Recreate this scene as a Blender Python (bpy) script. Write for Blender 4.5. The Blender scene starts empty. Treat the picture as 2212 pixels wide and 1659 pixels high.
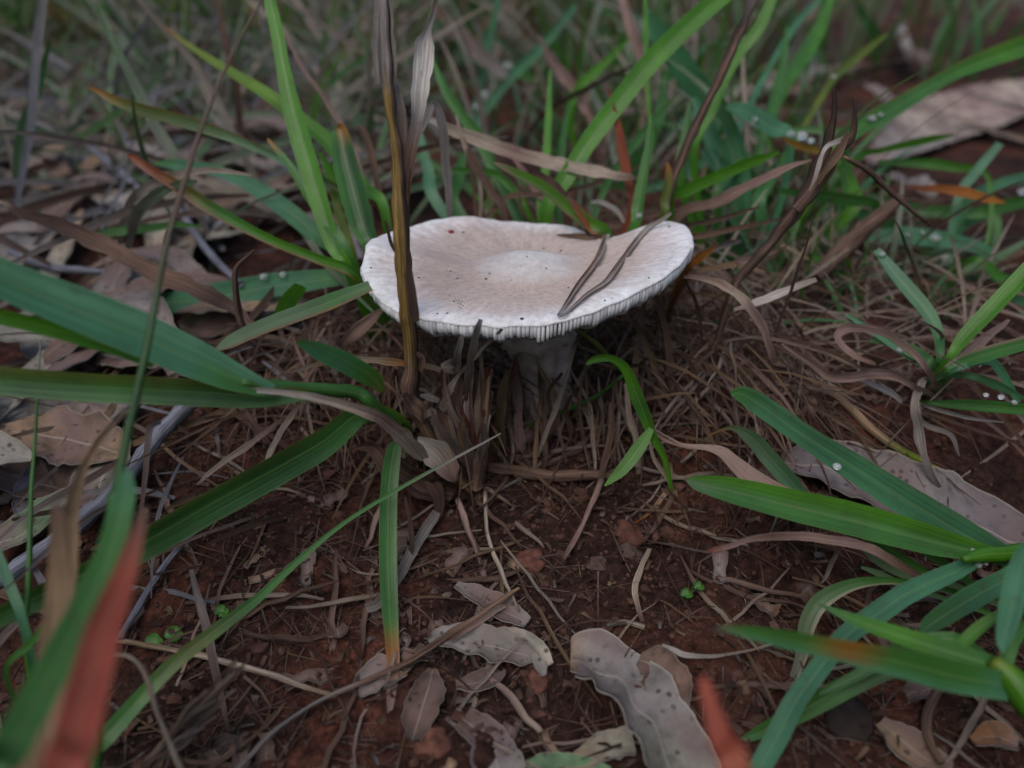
import bpy, math, random
import numpy as np
from mathutils import Vector, noise, bvhtree
R = math.radians
random.seed(7)
S = 0.01                      # all layout below is in centimetres, the scene is in metres
SC = bpy.context.scene
COL = SC.collection

# ------------------------------------------------------------------ camera, light, exposure
FPX, CX, CY = 1671.0, 1106.0, 829.5          # a pixel grid 2212 x 1659 wide
CAM = Vector((0, -20.0, 12.4)); PITCH = R(30)
cam = bpy.data.cameras.new("camera"); camo = bpy.data.objects.new("camera", cam); COL.objects.link(camo)
camo.location = CAM * S; camo.rotation_euler = (R(90) - PITCH, 0, 0)
cam.lens = FPX / 2212 * 36; cam.sensor_width = 36; cam.clip_start = 0.005; cam.clip_end = 200
cam.dof.use_dof = True; cam.dof.focus_distance = 0.188; cam.dof.aperture_fstop = 8.2
SC.camera = camo

SUN_EL, SUN_AZ = 62, 205                      # soft light from high up, behind the thin cloud
w = bpy.data.worlds.new("World"); SC.world = w; w.use_nodes = True
nt = w.node_tree; bg = nt.nodes["Background"]; sk = nt.nodes.new("ShaderNodeTexSky")
sk.sky_type = 'NISHITA'; sk.sun_disc = False; sk.sun_elevation = R(SUN_EL); sk.sun_rotation = R(SUN_AZ)
sk.air_density = 1.0; sk.dust_density = 3.0; sk.ozone_density = 1.0
nt.links.new(sk.outputs[0], bg.inputs[0]); bg.inputs[1].default_value = 0.135
sl = bpy.data.lights.new("sun", 'SUN'); sl.energy = 0.7; sl.angle = R(40); sl.color = (1, .985, .97)
slo = bpy.data.objects.new("sun", sl); COL.objects.link(slo)
slo.rotation_euler = (R(90 - SUN_EL), 0, R(180 - SUN_AZ)); slo.location = (0, 0, 1)
SC.view_settings.view_transform = 'Standard'; SC.view_settings.look = 'None'
SC.view_settings.exposure = 0.2; SC.view_settings.gamma = 1.0
SC.cycles.use_denoising = True; SC.cycles.max_bounces = 8; SC.cycles.transparent_max_bounces = 8

# ------------------------------------------------------------------ pixel -> place
cp, sp = math.cos(PITCH), math.sin(PITCH)
def ray(px, py):
    u, v = (px - CX) / FPX, (CY - py) / FPX
    return Vector((u, cp + v * sp, -sp + v * cp))
def P(px, py, d): return CAM + ray(px, py) * d
def proj(p):
    q = p - CAM; d = q.y * cp - q.z * sp; return CX + FPX * q.x / d, CY - FPX * (q.y * sp + q.z * cp) / d, d
def sst(a, b, x):
    t = min(1, max(0, (x - a) / (b - a))); return t * t * (3 - 2 * t)
def gz(x, y):                                  # height of the soil
    if y < 0:
        z = .20 * y if y > -9 else -1.8 + .08 * (y + 9)
    else: z = .035 * min(y, 160)
    z += .45 * noise.noise(Vector((x * .11, y * .11, 3.1))) + .22 * noise.noise(Vector((x * .35, y * .35, 7.7)))
    z += .9 * sst(2, 6, x) * sst(-6, -1, y) * (1 - sst(10, 20, x))         # thatch bank beside the stem
    z += .7 * sst(-1, -5, x) * sst(-4, 0, y) * (1 - sst(-8, -14, x))
    return z
def gfine(x, y):
    n = Vector((x, y, 0))
    return gz(x, y) + .13 * noise.noise(n * 1.1) + .12 * noise.noise(n * 2.6) + .07 * noise.noise(n * 5.5) + .28 * max(0, noise.noise(Vector((x * .55, y * .55, 9))) - .05) + .16 * abs(noise.noise(Vector((x * .9, y * .9, 2))))
def G(px, py, lift=0.0):                       # where the sight line meets the soil
    r = ray(px, py); d = 8.0
    while d < 400:
        q = CAM + r * d
        if q.z < gz(q.x, q.y) + lift:
            break
        d += max(.05, (q.z - gz(q.x, q.y)) * .25)
    return CAM + r * d
def Gd(px, py): return proj(G(px, py))[2]

# ------------------------------------------------------------------ colours (linear albedo)
C = dict(G=(.085, .27, .018), g=(.065, .21, .042), b=(.08, .245, .125), D=(.040, .125, .034), B=(.15, .36, .22), y=(.19, .27, .025), o=(.36, .14, .03),
         r=(.26, .075, .04), s=(.46, .37, .29), t=(.30, .20, .12), n=(.17, .105, .078), k=(.07, .045, .035), w=(.60, .55, .50),
         p=(.36, .235, .20), u=(.22, .225, .27), c=(.25, .22, .205), m=(.24, .155, .05), O=(.14, .17, .04), l=(.13, .22, .11), e=(.27, .25, .20), a=(.15, .07, .04), R=(.46, .095, .055), v=(.145, .125, .13))

# ------------------------------------------------------------------ materials
def mat(name):
    m = bpy.data.materials.new(name); m.use_nodes = True
    N = m.node_tree.nodes; L = m.node_tree.links; N.clear()
    out = N.new("ShaderNodeOutputMaterial"); return m, N, L, out
def nd(N, t, **k):
    n = N.new("ShaderNode" + t)
    for a, b in k.items():
        if a.startswith('_'): n.inputs[a[1:].replace('__', ' ')].default_value = b
        else: setattr(n, a, b)
    return n
def ramp(N, fac, L, stops):
    r = N.new("ShaderNodeValToRGB"); L.new(fac, r.inputs[0]); e = r.color_ramp.elements
    while len(e) < len(stops): e.new(.5)
    for q, (p, c) in zip(e, stops):
        q.position = p; q.color = (*c, 1) if isinstance(c, tuple) else (c, c, c, 1)
    return r.outputs[0]
def mix(N, L, a, b, f, mode='MIX'):
    m = N.new("ShaderNodeMix"); m.data_type = 'RGBA'; m.blend_type = mode
    for i, v in ((0, f), (6, a), (7, b)):
        if hasattr(v, 'links'): L.new(v, m.inputs[i])
        else: m.inputs[i].default_value = v if i == 0 else (*v, 1)
    return m.outputs[2]
def strand_mat(name, trans, rough, lo, hi, ufreq, vfreq, spots, bump, spec=.5, rib=0.0, hue=.0):
    m, N, L, out = mat(name)
    at = nd(N, "Attribute", attribute_name="tint"); uv = nd(N, "UVMap")
    mp = nd(N, "Mapping"); mp.inputs['Scale'].default_value = (ufreq, vfreq, 1); L.new(uv.outputs[0], mp.inputs[0])
    oi = nd(N, "ObjectInfo"); ad = nd(N, "VectorMath"); L.new(mp.outputs[0], ad.inputs[0])
    cb = nd(N, "CombineXYZ"); mu = nd(N, "Math", operation='MULTIPLY'); mu.inputs[1].default_value = 40
    L.new(oi.outputs['Random'], mu.inputs[0]); L.new(mu.outputs[0], cb.inputs[2]); L.new(cb.outputs[0], ad.inputs[1])
    n1 = nd(N, "TexNoise", _Scale=1.0, _Detail=4.0, _Roughness=.6); L.new(ad.outputs[0], n1.inputs[0])
    st = ramp(N, n1.outputs[0], L, [(.3, lo), (.72, hi)])
    mpf = nd(N, "Mapping"); mpf.inputs['Scale'].default_value = (ufreq * 3.2, vfreq * .6, 1); L.new(uv.outputs[0], mpf.inputs[0])
    nf = nd(N, "TexNoise", _Scale=1.0, _Detail=2.0); L.new(mpf.outputs[0], nf.inputs[0])
    st = mix(N, L, st, ramp(N, nf.outputs[0], L, [(.32, max(.3, lo - .05)), (.66, hi + .05)]), 1.0, 'MULTIPLY')
    col = mix(N, L, at.outputs[0], st, 1.0, 'MULTIPLY')
    tc = nd(N, "NewGeometry"); n2 = nd(N, "TexNoise", _Scale=90.0, _Detail=3.0); L.new(tc.outputs['Position'], n2.inputs[0])
    bl = ramp(N, n2.outputs[0], L, [(.35, .78), (.65, 1.15)])
    col = mix(N, L, col, bl, .8, 'MULTIPLY')
    if spots:
        n3 = nd(N, "TexNoise", _Scale=420.0, _Detail=2.0); L.new(tc.outputs['Position'], n3.inputs[0])
        sp_ = ramp(N, n3.outputs[0], L, [(.62, 0.), (.72, 1.)])
        mk = nd(N, "Math", operation='MULTIPLY'); mk.inputs[1].default_value = spots; L.new(sp_, mk.inputs[0])
        col = mix(N, L, col, (.09, .055, .035), mk.outputs[0])
    if rib:
        sx = nd(N, "SeparateXYZ"); L.new(uv.outputs[0], sx.inputs[0])
        a = nd(N, "Math", operation='SUBTRACT'); a.inputs[1].default_value = .5; L.new(sx.outputs[0], a.inputs[0])
        b = nd(N, "Math", operation='ABSOLUTE'); L.new(a.outputs[0], b.inputs[0])
        rb = ramp(N, b.outputs[0], L, [(.0, rib), (.06, 0.), (.46, 0.), (.5, rib * .8)])
        col = mix(N, L, col, (.32, .42, .16), rb)
    pr = nd(N, "BsdfPrincipled", _Roughness=rough); pr.inputs['Specular IOR Level'].default_value = spec
    L.new(col, pr.inputs[0])
    bp = nd(N, "Bump", _Strength=bump, _Distance=.0006); L.new(n1.outputs[0], bp.inputs['Height']); L.new(bp.outputs[0], pr.inputs['Normal'])
    tr = nd(N, "BsdfTranslucent"); tcol = mix(N, L, col, (1.25, 1.2, .55) if trans > .25 else (1.1, 1.0, .85), 1.0, 'MULTIPLY'); L.new(tcol, tr.inputs[0])
    ms = nd(N, "MixShader"); ms.inputs[0].default_value = trans
    L.new(pr.outputs[0], ms.inputs[1]); L.new(tr.outputs[0], ms.inputs[2]); L.new(ms.outputs[0], out.inputs[0])
    return m
M = {}
M['g'] = strand_mat("grass_blade", .40, .36, .80, 1.12, 11, .2, .25, .3, .5, .24)
M['d'] = strand_mat("dry_grass", .18, .75, .60, 1.28, 14, .5, .22, .9, .15)
def leaf_mat():
    m, N, L, out = mat("gum_leaf_skin"); at = nd(N, "Attribute", attribute_name="tint"); uv = nd(N, "UVMap"); g = nd(N, "NewGeometry")
    n1 = nd(N, "TexNoise", _Scale=110.0, _Detail=6.0, _Roughness=.65); L.new(g.outputs['Position'], n1.inputs[0])
    col = mix(N, L, at.outputs[0], ramp(N, n1.outputs[0], L, [(.3, .4), (.52, .92), (.72, 1.35)]), 1.0, 'MULTIPLY')
    n2 = nd(N, "TexNoise", _Scale=55.0, _Detail=3.0); L.new(g.outputs['Position'], n2.inputs[0])
    col = mix(N, L, col, (.13, .085, .08), ramp(N, n2.outputs[0], L, [(.47, 0.), (.60, .75)]))
    vo = nd(N, "TexVoronoi", _Scale=380.0); L.new(g.outputs['Position'], vo.inputs[0])
    n4 = nd(N, "TexNoise", _Scale=150.0); L.new(g.outputs['Position'], n4.inputs[0])
    sp1 = ramp(N, vo.outputs['Distance'], L, [(.16, 1.), (.30, 0.)]); sp2 = ramp(N, n4.outputs[0], L, [(.40, 0.), (.54, .9)])
    col = mix(N, L, col, (.06, .04, .035), mix(N, L, sp1, sp2, 1.0, 'MULTIPLY'))
    sx = nd(N, "SeparateXYZ"); L.new(uv.outputs[0], sx.inputs[0])
    a = nd(N, "Math", operation='SUBTRACT'); a.inputs[1].default_value = .5; L.new(sx.outputs[0], a.inputs[0]); b = nd(N, "Math", operation='ABSOLUTE'); L.new(a.outputs[0], b.inputs[0])
    col = mix(N, L, col, (.36, .32, .27), ramp(N, b.outputs[0], L, [(.0, .7), (.022, 0.), (.47, 0.), (.5, .8)]))
    # side veins, slanting away from the midrib
    vm = nd(N, "Math", operation='MULTIPLY_ADD'); vm.inputs[1].default_value = -1.6; L.new(b.outputs[0], vm.inputs[0]); L.new(sx.outputs[1], vm.inputs[2])
    cb = nd(N, "CombineXYZ"); L.new(vm.outputs[0], cb.inputs[0]); wv = nd(N, "TexWave", _Scale=2.6, _Distortion=1.2); L.new(cb.outputs[0], wv.inputs[0])
    pr = nd(N, "BsdfPrincipled", _Roughness=.7); pr.inputs['Specular IOR Level'].default_value = .3; L.new(col, pr.inputs[0])
    bp = nd(N, "Bump", _Strength=.04, _Distance=.0003); L.new(wv.outputs[0], bp.inputs['Height'])
    bp2 = nd(N, "Bump", _Strength=.7, _Distance=.0008); L.new(n1.outputs[0], bp2.inputs['Height']); L.new(bp.outputs[0], bp2.inputs['Normal']); L.new(bp2.outputs[0], pr.inputs['Normal'])
    L.new(pr.outputs[0], out.inputs[0]); return m
M['f'] = leaf_mat()
M['k'] = strand_mat("twig_bark", .0, .85, .5, 1.25, 5, .8, .3, 1.0, .15)

def soil_mat():
    m, N, L, out = mat("red_soil"); g = nd(N, "NewGeometry")
    n1 = nd(N, "TexNoise", _Scale=28.0, _Detail=6.0); L.new(g.outputs['Position'], n1.inputs[0])
    n2 = nd(N, "TexNoise", _Scale=330.0, _Detail=6.0, _Roughness=.7); L.new(g.outputs['Position'], n2.inputs[0])
    c1 = ramp(N, n1.outputs[0], L, [(.3, (.024, .015, .012)), (.46, (.048, .023, .017)), (.58, (.085, .033, .022)), (.74, (.13, .046, .028))])
    c2 = ramp(N, n2.outputs[0], L, [(.32, .22), (.5, .95), (.68, 2.0)])
    c = mix(N, L, c1, c2, 1.0, 'MULTIPLY')
    pr = nd(N, "BsdfPrincipled", _Roughness=.95); pr.inputs['Specular IOR Level'].default_value = .15; L.new(c, pr.inputs[0])
    bp = nd(N, "Bump", _Strength=1.0, _Distance=.003); L.new(n2.outputs[0], bp.inputs['Height']); L.new(bp.outputs[0], pr.inputs['Normal'])
    L.new(pr.outputs[0], out.inputs[0]); return m
M['soil'] = soil_mat()
def plain(name, c, rough=.8, var=.3, scale=300.0, spec=.2, bump=.5):
    m, N, L, out = mat(name); g = nd(N, "NewGeometry")
    n = nd(N, "TexNoise", _Scale=scale, _Detail=4.0); L.new(g.outputs['Position'], n.inputs[0])
    f = ramp(N, n.outputs[0], L, [(.3, 1 - var), (.7, 1 + var)]); col = mix(N, L, c, f, 1.0, 'MULTIPLY')
    oi = nd(N, "ObjectInfo"); f2 = ramp(N, oi.outputs['Random'], L, [(0., .75), (1., 1.25)]); col = mix(N, L, col, f2, 1.0, 'MULTIPLY')
    pr = nd(N, "BsdfPrincipled", _Roughness=rough); pr.inputs['Specular IOR Level'].default_value = spec; L.new(col, pr.inputs[0])
    bp = nd(N, "Bump", _Strength=bump, _Distance=.0005); L.new(n.outputs[0], bp.inputs['Height']); L.new(bp.outputs[0], pr.inputs['Normal'])
    L.new(pr.outputs[0], out.inputs[0]); return m
M['pebble'] = plain("pebble", (.085, .055, .045), .9, .5, 500.0, .2, 1.0); M['crumb'] = plain("soil_crumb", (.065, .032, .024), .95, .5)
M['speck'] = plain("dark_speck", (.035, .025, .022)); M['bead'] = plain("red_bead", (.22, .03, .025), .4)
M['gum'] = plain("seed_husk", (.12, .05, .035), .8, .45, 450.0, .2, 1.0)
def cap_mat():
    m, N, L, out = mat("mushroom_cap")
    pol = nd(N, "Attribute", attribute_name="pol"); uv = nd(N, "UVMap"); sx = nd(N, "SeparateXYZ"); L.new(uv.outputs[0], sx.inputs[0])
    n1 = nd(N, "TexNoise", _Scale=1.0, _Detail=5.0, _Roughness=.65); L.new(pol.outputs['Vector'], n1.inputs[0])
    g = nd(N, "NewGeometry"); n2 = nd(N, "TexNoise", _Scale=75.0, _Detail=3.0); L.new(g.outputs['Position'], n2.inputs[0])
    n3 = nd(N, "TexNoise", _Scale=600.0, _Detail=2.0); L.new(g.outputs['Position'], n3.inputs[0])
    # ring position, wobbled by the fibre noise
    a = nd(N, "Math", operation='MULTIPLY_ADD'); a.inputs[1].default_value = .30; a.inputs[2].default_value = -.15; L.new(n1.outputs[0], a.inputs[0])
    a2 = nd(N, "Math", operation='MULTIPLY_ADD'); a2.inputs[1].default_value = .22; a2.inputs[2].default_value = -.11; L.new(n2.outputs[0], a2.inputs[0])
    b = nd(N, "Math", operation='ADD'); L.new(sx.outputs[1], b.inputs[0]); L.new(a.outputs[0], b.inputs[1])
    b2 = nd(N, "Math", operation='ADD'); L.new(b.outputs[0], b2.inputs[0]); L.new(a2.outputs[0], b2.inputs[1])
    c = ramp(N, b2.outputs[0], L, [(.08, (.66, .63, .61)), (.22, (.60, .55, .52)), (.36, (.49, .39, .335)), (.68, (.52, .42, .37)), (.86, (.66, .60, .575)), (.96, (.75, .735, .73))])
    f = ramp(N, n1.outputs[0], L, [(.3, .84), (.68, 1.07)]); c = mix(N, L, c, f, 1.0, 'MULTIPLY')
    f3 = ramp(N, n3.outputs[0], L, [(.3, .86), (.6, 1.05)]); c = mix(N, L, c, f3, 1.0, 'MULTIPLY')
    n5 = nd(N, "TexNoise", _Scale=38.0, _Detail=5.0, _Roughness=.7); L.new(g.outputs['Position'], n5.inputs[0])
    c = mix(N, L, c, (.40, .29, .235), ramp(N, n5.outputs[0], L, [(.50, 0.), (.72, .55)]))
    n6 = nd(N, "TexNoise", _Scale=900.0, _Detail=1.0); L.new(g.outputs['Position'], n6.inputs[0])
    c = mix(N, L, c, (.20, .13, .10), ramp(N, n6.outputs[0], L, [(.70, 0.), (.78, .5)]))
    pr = nd(N, "BsdfPrincipled", _Roughness=.75); pr.inputs['Specular IOR Level'].default_value = .25; L.new(c, pr.inputs[0])
    pr.inputs['Subsurface Weight'].default_value = .25; pr.inputs['Subsurface Radius'].default_value = (.003, .002, .0016); pr.inputs['Subsurface Scale'].default_value = 1.0
    bp = nd(N, "Bump", _Strength=.5, _Distance=.0006); L.new(n1.outputs[0], bp.inputs['Height'])
    bp2 = nd(N, "Bump", _Strength=.25, _Distance=.0003); L.new(n3.outputs[0], bp2.inputs['Height']); L.new(bp.outputs[0], bp2.inputs['Normal']); L.new(bp2.outputs[0], pr.inputs['Normal'])
    L.new(pr.outputs[0], out.inputs[0]); return m
M['cap'] = cap_mat()
M['gill'] = plain("gill_flesh", (.72, .715, .72), .7, .06, 500.0, .25, .1)
M['stem'] = plain("stem_flesh", (.47, .385, .345), .85, .38, 220.0, .2, .8)
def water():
    m, N, L, out = mat("water_drop_painted_glint"); pr = nd(N, "BsdfPrincipled", _Roughness=.02, _IOR=1.33)
    pr.inputs[0].default_value = (1, 1, 1, 1); pr.inputs['Transmission Weight'].default_value = .8; L.new(pr.outputs[0], out.inputs[0]); return m  # partly white body, standing in for bright sky glints in the drops
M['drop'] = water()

# ------------------------------------------------------------------ mesh helpers
def make_mesh(name, V, F, m, tint=None, uv=None, smooth=True, origin=Vector((0, 0, 0))):
    V = np.asarray(V, dtype=np.float64); V = (V - np.array(origin)) * S
    me = bpy.data.meshes.new(name); me.from_pydata(V.tolist(), [], F)
    if tint is not None:
        a = me.color_attributes.new("tint", 'FLOAT_COLOR', 'POINT'); t = np.ones((len(V), 4)); t[:, :3] = tint; a.data.foreach_set("color", t.ravel())
    if uv is not None:
        ul = me.uv_layers.new(name="UVMap"); li = np.zeros(len(me.loops), dtype=np.int32); me.loops.foreach_get("vertex_index", li)
        ul.data.foreach_set("uv", np.asarray(uv)[li].ravel())
    if smooth: me.polygons.foreach_set("use_smooth", [True] * len(me.polygons))
    me.materials.append(m); me.update(); return me
def link(name, me, parent=None, loc=None):
    o = bpy.data.objects.new(name, me); COL.objects.link(o)
    if parent is not None: o.parent = parent
    if loc is not None: o.location = Vector(loc) * S
    return o
USED = {}
def tag(o, label, cat, group=None, kind=None):
    o["label"] = label; o["category"] = cat
    if group: o["group"] = group
    if kind: o["kind"] = kind
    return o
def empty(name, loc): return link(name, None, None, loc)

def crom(A, n):
    A = np.asarray(A, float); B = np.vstack([2 * A[0] - A[1], A, 2 * A[-1] - A[-2]]); out = []
    for i in range(1, len(B) - 2):
        p0, p1, p2, p3 = B[i - 1:i + 3]
        for k in range(n):
            t = k / n; out.append(.5 * (2 * p1 + (p2 - p0) * t + (2 * p0 - 5 * p1 + 4 * p2 - p3) * t * t + (3 * p1 - p0 - 3 * p2 + p3) * t ** 3))
    out.append(B[-2]); return np.array(out)
def nrm(a): return a / np.maximum(1e-9, np.linalg.norm(a, axis=-1, keepdims=True))
TR = [True]; SAMPLES = []                                    # points along every traced strand, for drops to sit on

def colours(cols, t):
    cs = np.array([C[c] for c in cols]); x = np.linspace(0, 1, len(cs)) if len(cs) > 1 else np.array([0.])
    if len(cs) > 3: x[1] = min(x[1], .09)
    return np.stack([np.interp(t, x, cs[:, i]) for i in range(3)], 1)
def strip(P3, W, cols, tw=0, twist=0, fold=.25, e=None, crinkle=0, up=None, cup=0, thick=0, seed=0, nu=5, rag=0):
    """a leaf-like strip along P3 (cm) with widths W; faces the viewer or, with up, lies on the ground"""
    P3 = np.asarray(P3); n = len(P3); rs = np.random.RandomState(seed)
    T = nrm(np.gradient(P3, axis=0)); L = np.r_[0, np.cumsum(np.linalg.norm(np.diff(P3, axis=0), axis=1))]; t = L / max(L[-1], 1e-6)
    ref = nrm(P3 - np.array(CAM)) if up is None else np.tile(-np.array(up), (n, 1))
    Sd = np.cross(T, ref); bad = np.linalg.norm(Sd, axis=1) < .05; Sd[bad] = (1, 0, 0); Sd = nrm(Sd)
    for i in range(1, n):
        if np.dot(Sd[i], Sd[i - 1]) < 0: Sd[i] = -Sd[i]
    Nn = nrm(np.cross(Sd, T)); flip = np.sign(np.sum(Nn * -ref, axis=1)); flip[flip == 0] = 1; Nn = Nn * flip[:, None]
    ang = np.radians(tw + twist * t)[:, None]
    S2 = Sd * np.cos(ang) + Nn * np.sin(ang); N2 = Nn * np.cos(ang) - Sd * np.sin(ang)
    Wc = np.asarray(W) / np.maximum(.55, np.abs(np.cos(ang[:, 0]))) / (1 if up is not None else math.cos(fold))
    us = np.linspace(-1, 1, nu); V = []; UV = []; TT = []
    base = colours(cols, t); ph = rs.rand(8) * 6.28
    ew = .5 * Wc * crinkle
    el = 1 + rag * np.array([noise.noise(Vector((l_ * 2.2, seed * 1.3, 1))) * 1.3 + noise.noise(Vector((l_ * 6.5, seed * 1.3, 2))) * .8 for l_ in L]) if rag else np.ones(n)
    er_ = 1 + rag * np.array([noise.noise(Vector((l_ * 2.2, seed * 1.3, 5))) * 1.3 + noise.noise(Vector((l_ * 6.5, seed * 1.3, 6))) * .8 for l_ in L]) if rag else np.ones(n)
    W0 = Wc
    for j, u in enumerate(us):
        Wc = W0 * (el if u < 0 else er_)
        off = S2 * (u * Wc / 2)[:, None] + N2 * ((abs(u) * math.tan(fold) * Wc / 2) + cup * (u * u) * Wc / 2)[:, None]
        wv = (np.sin(L * (2.1 + .7 * ph[0]) + ph[1] + u * ph[2]) + .6 * np.sin(L * (5.3 + ph[3]) + ph[4] * u)) * ew
        V.append(P3 + off + N2 * wv[:, None])
        UV.append(np.stack([np.full(n, (u + 1) / 2), L + ph[5] * 9], 1))
        b = base.copy()
        if e is not None:
            ec, sd, ext = e; k = np.clip((sd * u - (1 - 2 * ext)) / .35, 0, 1); kk = k * np.ones(n); b = b * (1 - kk[:, None]) + np.array(C[ec]) * kk[:, None]
        TT.append(b)
    Vt = np.stack(V, 1).reshape(-1, 3); UVt = np.stack(UV, 1).reshape(-1, 2); Tt = np.stack(TT, 1).reshape(-1, 3)
    idx = lambda i, j: i * nu + j
    F = [(idx(i, j), idx(i + 1, j), idx(i + 1, j + 1), idx(i, j + 1)) for i in range(n - 1) for j in range(nu - 1)]
    if thick:
        k = len(Vt); Nv = np.repeat(N2, nu, 0); V2 = Vt - Nv * thick
        F += [tuple(k + a for a in reversed(f)) for f in F]
        ring = [idx(i, 0) for i in range(n)] + [idx(n - 1, j) for j in range(1, nu)] + [idx(i, nu - 1) for i in range(n - 2, -1, -1)] + [idx(0, j) for j in range(nu - 2, 0, -1)]
        F += [(a, b_, b_ + k, a + k) for a, b_ in zip(ring, ring[1:] + ring[:1])]
        Vt = np.vstack([Vt, V2]); UVt = np.vstack([UVt, UVt]); Tt = np.vstack([Tt, Tt])
    return Vt, F, Tt, UVt
def tube(P3, W, cols, e=None, ns=8, rough=.06, seed=0, **k):
    P3 = np.asarray(P3); n = len(P3); rs = np.random.RandomState(seed)
    T = nrm(np.gradient(P3, axis=0)); L = np.r_[0, np.cumsum(np.linalg.norm(np.diff(P3, axis=0), axis=1))]; t = L / max(L[-1], 1e-6)
    ref = nrm(P3 - np.array(CAM)); Sd = nrm(np.cross(T, ref)); 
    for i in range(1, n):
        if np.dot(Sd[i], Sd[i - 1]) < 0: Sd[i] = -Sd[i]
    Nn = nrm(np.cross(Sd, T)); V = []; UV = []; TT = []; base = colours(cols, t); ph = rs.rand(4) * 6.28
    for j in range(ns):
        a = 2 * math.pi * j / ns; r = np.asarray(W) / 2 * (1 + rough * np.sin(3 * a + L * 3 + ph[0]) + rough * np.sin(L * 7 + ph[1] + a))
        V.append(P3 + Sd * (math.cos(a) * r)[:, None] + Nn * (math.sin(a) * r)[:, None]); UV.append(np.stack([np.full(n, abs(2 * j / ns - 1)), L + ph[2]], 1))
        b = base.copy()
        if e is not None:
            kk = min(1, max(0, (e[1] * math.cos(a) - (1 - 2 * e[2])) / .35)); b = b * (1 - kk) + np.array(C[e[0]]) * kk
        TT.append(b)
    Vt = np.stack(V, 1).reshape(-1, 3); UVt = np.stack(UV, 1).reshape(-1, 2); Tt = np.stack(TT, 1).reshape(-1, 3)
    F = [(i * ns + j, (i + 1) * ns + j, (i + 1) * ns + (j + 1) % ns, i * ns + (j + 1) % ns) for i in range(n - 1) for j in range(ns)]
    F += [tuple(range(ns)), tuple((n - 1) * ns + j for j in range(ns))]
    return Vt, F, Tt, UVt
SEED = [0]
def trace(d0, d1, cols, pts, base=None, ground=False, ds=None, n=5):
    """control points 'x,y,w ...' in the photo grid; depth (cm) runs from d0 to d1 -> 3D points and widths"""
    A = [[float(q) for q in s.split(',')] for s in pts.split()]
    A = np.array(A); seg = np.r_[0, np.cumsum(np.hypot(np.diff(A[:, 0]), np.diff(A[:, 1])))]; t = seg / seg[-1]
    if ds is not None: d = np.interp(t, np.linspace(0, 1, len(ds)), ds)
    else: d = d0 + (d1 - d0) * t
    if ground is not False:
        Q = []
        for (x, y, ww), k in zip(A, d):
            q = G(x, y, ground); Q.append([*q, ww * proj(q)[2] / FPX])
        Q = np.array(Q)
    else: Q = np.array([[*P(x, y, k), ww * k / FPX] for (x, y, ww), k in zip(A, d)])
    if base is not None:
        b = np.array(base); lw = Q[-1, 3]; l = Q[-1, :3]; 
        if np.linalg.norm(b - l) > .5:
            dirn = nrm(Q[-1, :3] - Q[-2, :3]); mid = l + (b - l) * .5 + dirn * .12 * np.linalg.norm(b - l)
            Q = np.vstack([Q, [*mid, lw * .8], [*b, max(.08, lw * .6)]])
    R_ = crom(Q, n); R_[:, 3] = np.maximum(.02, R_[:, 3])
    if TR[0]:
     for q in R_: SAMPLES.append((*proj(Vector(q[:3])), q[:3]))
    return R_[:, :3], R_[:, 3]
def spec_mesh(sp, origin, base=None):
    d0, d1, cols, pts = sp[:4]; o = dict(sp[4]) if len(sp) > 4 else {}
    kind = o.pop('m', 'g'); nm = o.pop('name', None); tb = o.pop('tube', False); ext = o.pop('ext', True); gr = o.pop('ground', False); ds = o.pop('ds', None)
    SEED[0] += 1; rs = random.Random(SEED[0])
    b = None
    if base is not None and ext: b = Vector(base) + Vector((rs.uniform(-.35, .35), rs.uniform(-.35, .35), -.25))
    TR[0] = kind == 'g'; p3, W = trace(d0, d1, cols, pts, b, gr, ds)
    if kind in 'dk':
        Ls = np.r_[0, np.cumsum(np.linalg.norm(np.diff(p3, axis=0), axis=1))]; sd = SEED[0] * 3.7; amp = .03 if kind == 'd' else .022
        p3 = np.array([q + np.array(noise.noise_vector(Vector((l_ * 1.1, sd, 0)))) * amp * 1.6 + np.array(noise.noise_vector(Vector((l_ * 3.0, sd, 5)))) * amp * .4 for q, l_ in zip(p3, Ls)])
        W = W * np.array([1 + .30 * noise.noise(Vector((l_ * 2.3, sd, 8))) for l_ in Ls])
        if kind == 'd': o.setdefault('twist', rs.uniform(-50, 50)); o.setdefault('rag', .10)
    else: o.setdefault('rag', .025)
    if tb: o.pop('twist', 0); o.pop('rag', 0)
    if tb: r = tube(p3, W, cols, seed=SEED[0], **o)
    else:
        o.setdefault('tw', rs.uniform(-28, 28)); o.setdefault('fold', .22 if kind == 'g' else .3)
        o.setdefault('crinkle', .02 if kind == 'g' else .07); r = strip(p3, W, cols, seed=SEED[0], **o)
    V, F, T, UV = r
    return make_mesh(nm or 'blade', V, F, M[kind], T, UV, origin=Vector(origin)), nm
def tuft(name, label, cat, base, specs, group=None, part='blade'):
    b = G(base[0], base[1]) if len(base) == 2 else None
    if b is None:
        q = P(*base); b = Vector((q.x, q.y, gz(q.x, q.y)))
    e = empty(name, b); tag(e, label, cat, group)
    for s in specs:
        me, nm = spec_mesh(s, b, b); link(nm or part, me, e)
    return e
def loose(name, label, cat, sp, group=None):
    o = dict(sp[4]) if len(sp) > 4 else {}; o.setdefault('m', 'd'); sp = (*sp[:4], o)
    a = sp[3].split()[0].split(','); org = P(float(a[0]), float(a[1]), sp[0]) if not o.get('ground') else G(float(a[0]), float(a[1]))
    me, _ = spec_mesh(sp, org); ob = link(name, me, None, org); return tag(ob, label, cat, group)

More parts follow.
